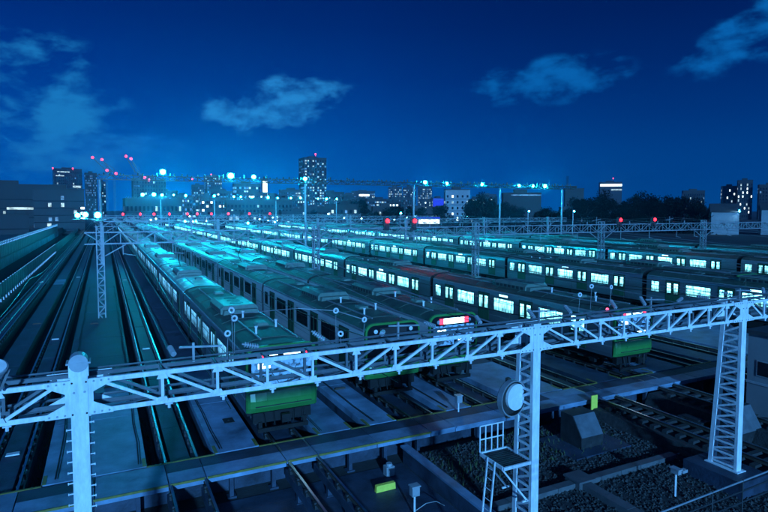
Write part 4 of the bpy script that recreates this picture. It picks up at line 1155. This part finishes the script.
# construction cranes
def crane(x, y, zbase, ztop, jx, jz, label, lights):
    c = empty('tower_crane', (x, y, 0)); tag(c, label, 'crane', 'construction cranes')
    m = MB(); lattice_mast(m, 0, 0, zbase, ztop, 2.2); m.build('mast', 'steel_dark', c)
    j = MB(); j.bar((0, 0, ztop), (jx, 0, jz), 1.0, .9); j.bar((0, 0, ztop), (-jx * .35, 0, ztop - 1), 1.4, 1.2); j.bar((0, 0, ztop + 6), (jx * .8, 0, ztop + (jz - ztop) * .8), .3); j.bar((0, 0, ztop), (0, 0, ztop + 6), .5); j.build('jib', 'steel_dark', c)
    for lx, lz in lights: MB().ball((lx, -1.2, lz), 1.5, 0, 8, 6).build('warning_lamp', 'crane_red', c)


crane(4.5, 720, 0, 54, -14, 69.0, 'left construction crane with red lamps', [(-13.5, 68.4), (.8, 54.5)])
crane(12.5, 722, 0, 51, -12, 66.6, 'second construction crane with red lamps', [(-12, 66.6), (2, 51.3)])
crane(33, 690, 0, 52, -9, 68.6, 'third construction crane with red lamps beside the dark tower', [(-8.7, 68.6), (9.8, 45.6)])
crane(38, 695, 0, 50, -8.5, 66.5, 'fourth construction crane with red lamps beside the dark tower', [(-8.5, 66.5), (9.5, 43.4)])
for x, z, y, l in ((-60, 66, 899, 'red obstruction lamp at the left corner of the dark office tower'), (-36, 66.2, 899, 'red obstruction lamp on the right of the dark office tower'), (98, 46, 720, 'red obstruction lamp over the dim office'), (150, 63, 898, 'red obstruction lamp on the apartment tower by the floodlight'), (213, 70.5, 600, 'red obstruction lamp on the tall residential tower'), (788, 63, 700, 'red obstruction lamp above the lit top floor')):
    MBo = MB().ball((0, 0, .9), 1.0, 0, 8, 6).tube((0, 0, -1.5), (0, 0, .2), .15, n=5).build('obstruction_lamp', 'crane_red', None, loc=(x, y, z)); tag(MBo, l, 'lamp', 'red obstruction lamps on the towers')
ant = MB(); lattice_mast(ant, 0, 0, 20, 36, 1.2); tag(ant.build('antenna_mast', 'steel_dark', None, loc=(327, 335, 0)), 'thin lattice antenna mast above the dark block behind the trees', 'antenna')

# ------------------------------------------------------------------ trees
def tree_meshes(seed):
    rnd = random.Random(seed)
    t = MB(); t.tube((0, 0, 0), (.02, 0, .32), .035, .024, 7); t.tube((.02, 0, .32), (0, .03, .62), .024, .010, 6)
    lobes = []
    for k in range(15):
        a = rnd.uniform(0, 6.28); rr = rnd.uniform(.06, .36); z = rnd.uniform(.36, .92) - rr * .35
        c = Vector((math.cos(a) * rr, math.sin(a) * rr, z)); lobes.append((c, rnd.uniform(.08, .19)))
        t.tube((.02, 0, rnd.uniform(.25, .45)), tuple(c), .014, .004, 5)
    f = MB()
    for k in range(5200):
        c, r = rnd.choice(lobes)
        d = Vector((rnd.gauss(0, 1), rnd.gauss(0, 1), rnd.gauss(0, 1))).normalized() * r * (rnd.random() ** .38) * rnd.uniform(.8, 1.25)
        p = c + d; s = rnd.uniform(.014, .030)
        a = Vector((rnd.gauss(0, 1), rnd.gauss(0, 1), rnd.gauss(0, 1))).normalized(); b = a.cross(Vector((rnd.gauss(0, 1), rnd.gauss(0, 1), rnd.gauss(0, 1)))).normalized()
        f.quad([p - a * s, p + b * s * .6, p + a * s, p - b * s * .6])
    return t.mesh('trunk', 'bark', True), f.mesh('crown', 'leaf')


TM = [tree_meshes(k) for k in range(5)]
TREES = [(124.1, 300, 15.7, 6.3, 'dark round tree left of the middle behind the trains'), (129.0, 290, 16.7, 5.6, 'tall dark tree in the middle clump behind the trains'), (141.1, 300, 13.5, 5.1, 'small dark tree at the right of the middle clump'),
         (182.3, 260, 17.1, 4.9, 'dark tree just right of the pale plain block'), (188.0, 255, 19.3, 5.9, 'tall dark tree hiding the pale block edge'), (193.1, 250, 14.9, 5.4, 'lower dark tree in front of the warehouse'),
         (189.1, 230, 12.0, 5.1, 'low dark tree near the left street lamp'), (201.9, 220, 13.4, 5.6, 'low dark tree near the right street lamp'), (206.6, 200, 16.6, 6.2, 'dark tree left of the lit top floor office'), (218.4, 200, 19.1, 6.8, 'tall dark tree under the lit top floor office'),
         (220.0, 190, 16.0, 5.2, 'dark tree right of the lit top floor office'), (234.2, 190, 18.6, 6.3, 'big dark tree over the right red signals, left one'), (241.2, 185, 19.5, 6.8, 'biggest dark tree over the right red signals'),
         (247.5, 180, 17.5, 6.0, 'dark tree right of the biggest tree'), (245.7, 170, 14.9, 5.6, 'lower dark tree beside the white house, left one'), (249.0, 165, 13.0, 4.5, 'lower dark tree beside the white house, right one'),
         (215.5, 180, 12.6, 4.6, 'low dark tree above the left one of the right red signals'), (184.0, 220, 10.4, 4.4, 'low dark bush like tree beside the left street lamp'),
         (150, 290, 12.5, 5.5, 'low dark tree beyond the middle train rows'), (113, 310, 11.5, 5, 'low dark tree below the tall tower'), (160, 280, 12.0, 5.5, 'low dark tree by the neon shop, left one'), (170, 270, 12.5, 5.0, 'low dark tree by the neon shop, right one'),
         (196, 200, 13.0, 5.5, 'dark tree between the two street lamps'), (228, 180, 14, 5.5, 'dark tree between the right red signals'), (225, 205, 15, 6, 'dark tree set back behind the right red signals'), (176, 225, 11, 5, 'low dark tree left of the first street lamp')]
for k, (x, y, z, r, l) in enumerate(TREES):
    t = empty('broadleaf_tree', (x, y, -1), random.uniform(0, 6.28)); tag(t, l, 'tree', 'dark trees beyond the yard')
    H = (z + 1); tm = TM[k % 5]
    t.scale = (r / .36, r / .36, H / 1.02)
    put('trunk', tm[0], t); put('crown', tm[1], t)
hedge = MB(); random.seed(9)
for k in range(16000):
    u = random.random(); x = 105 + u * 135 + random.uniform(-4, 4); y = 320 - u * 165 + random.uniform(-8, 8); z = -1 + random.random() ** .7 * (6.5 + 2.0 * math.sin(u * 40)); s = random.uniform(.3, .8)
    a = Vector((random.gauss(0, 1), random.gauss(0, 1), random.gauss(0, 1))).normalized(); b = a.cross(Vector((random.gauss(0, 1), random.gauss(0, 1), random.gauss(0, 1)))).normalized(); p = Vector((x, y, z))
    hedge.quad([p - a * s, p + b * s * .6, p + a * s, p - b * s * .6])
tag(hedge.build('undergrowth', 'leaf'), 'dark mass of undergrowth below the trees beyond the trains', 'undergrowth', kind='stuff')

# ------------------------------------------------------------------ the blue night haze
hm = bpy.data.materials.new('haze'); hm.use_nodes = True
nt = hm.node_tree; nt.nodes.remove(nt.nodes['Principled BSDF'])
pv = nt.nodes.new('ShaderNodeVolumePrincipled'); pv.inputs['Color'].default_value = (.20, .62, 1.0, 1); pv.inputs['Density'].default_value = .00033; pv.inputs['Anisotropy'].default_value = .85
nt.links.new(pv.outputs[0], nt.nodes['Material Output'].inputs['Volume']); M['haze'] = hm
hz = MB().box(-450, 1000, -60, 1000, -2, 78).build('haze', 'haze'); hz['kind'] = 'stuff'; hz['label'] = 'thin blue night haze over the yard and the city'
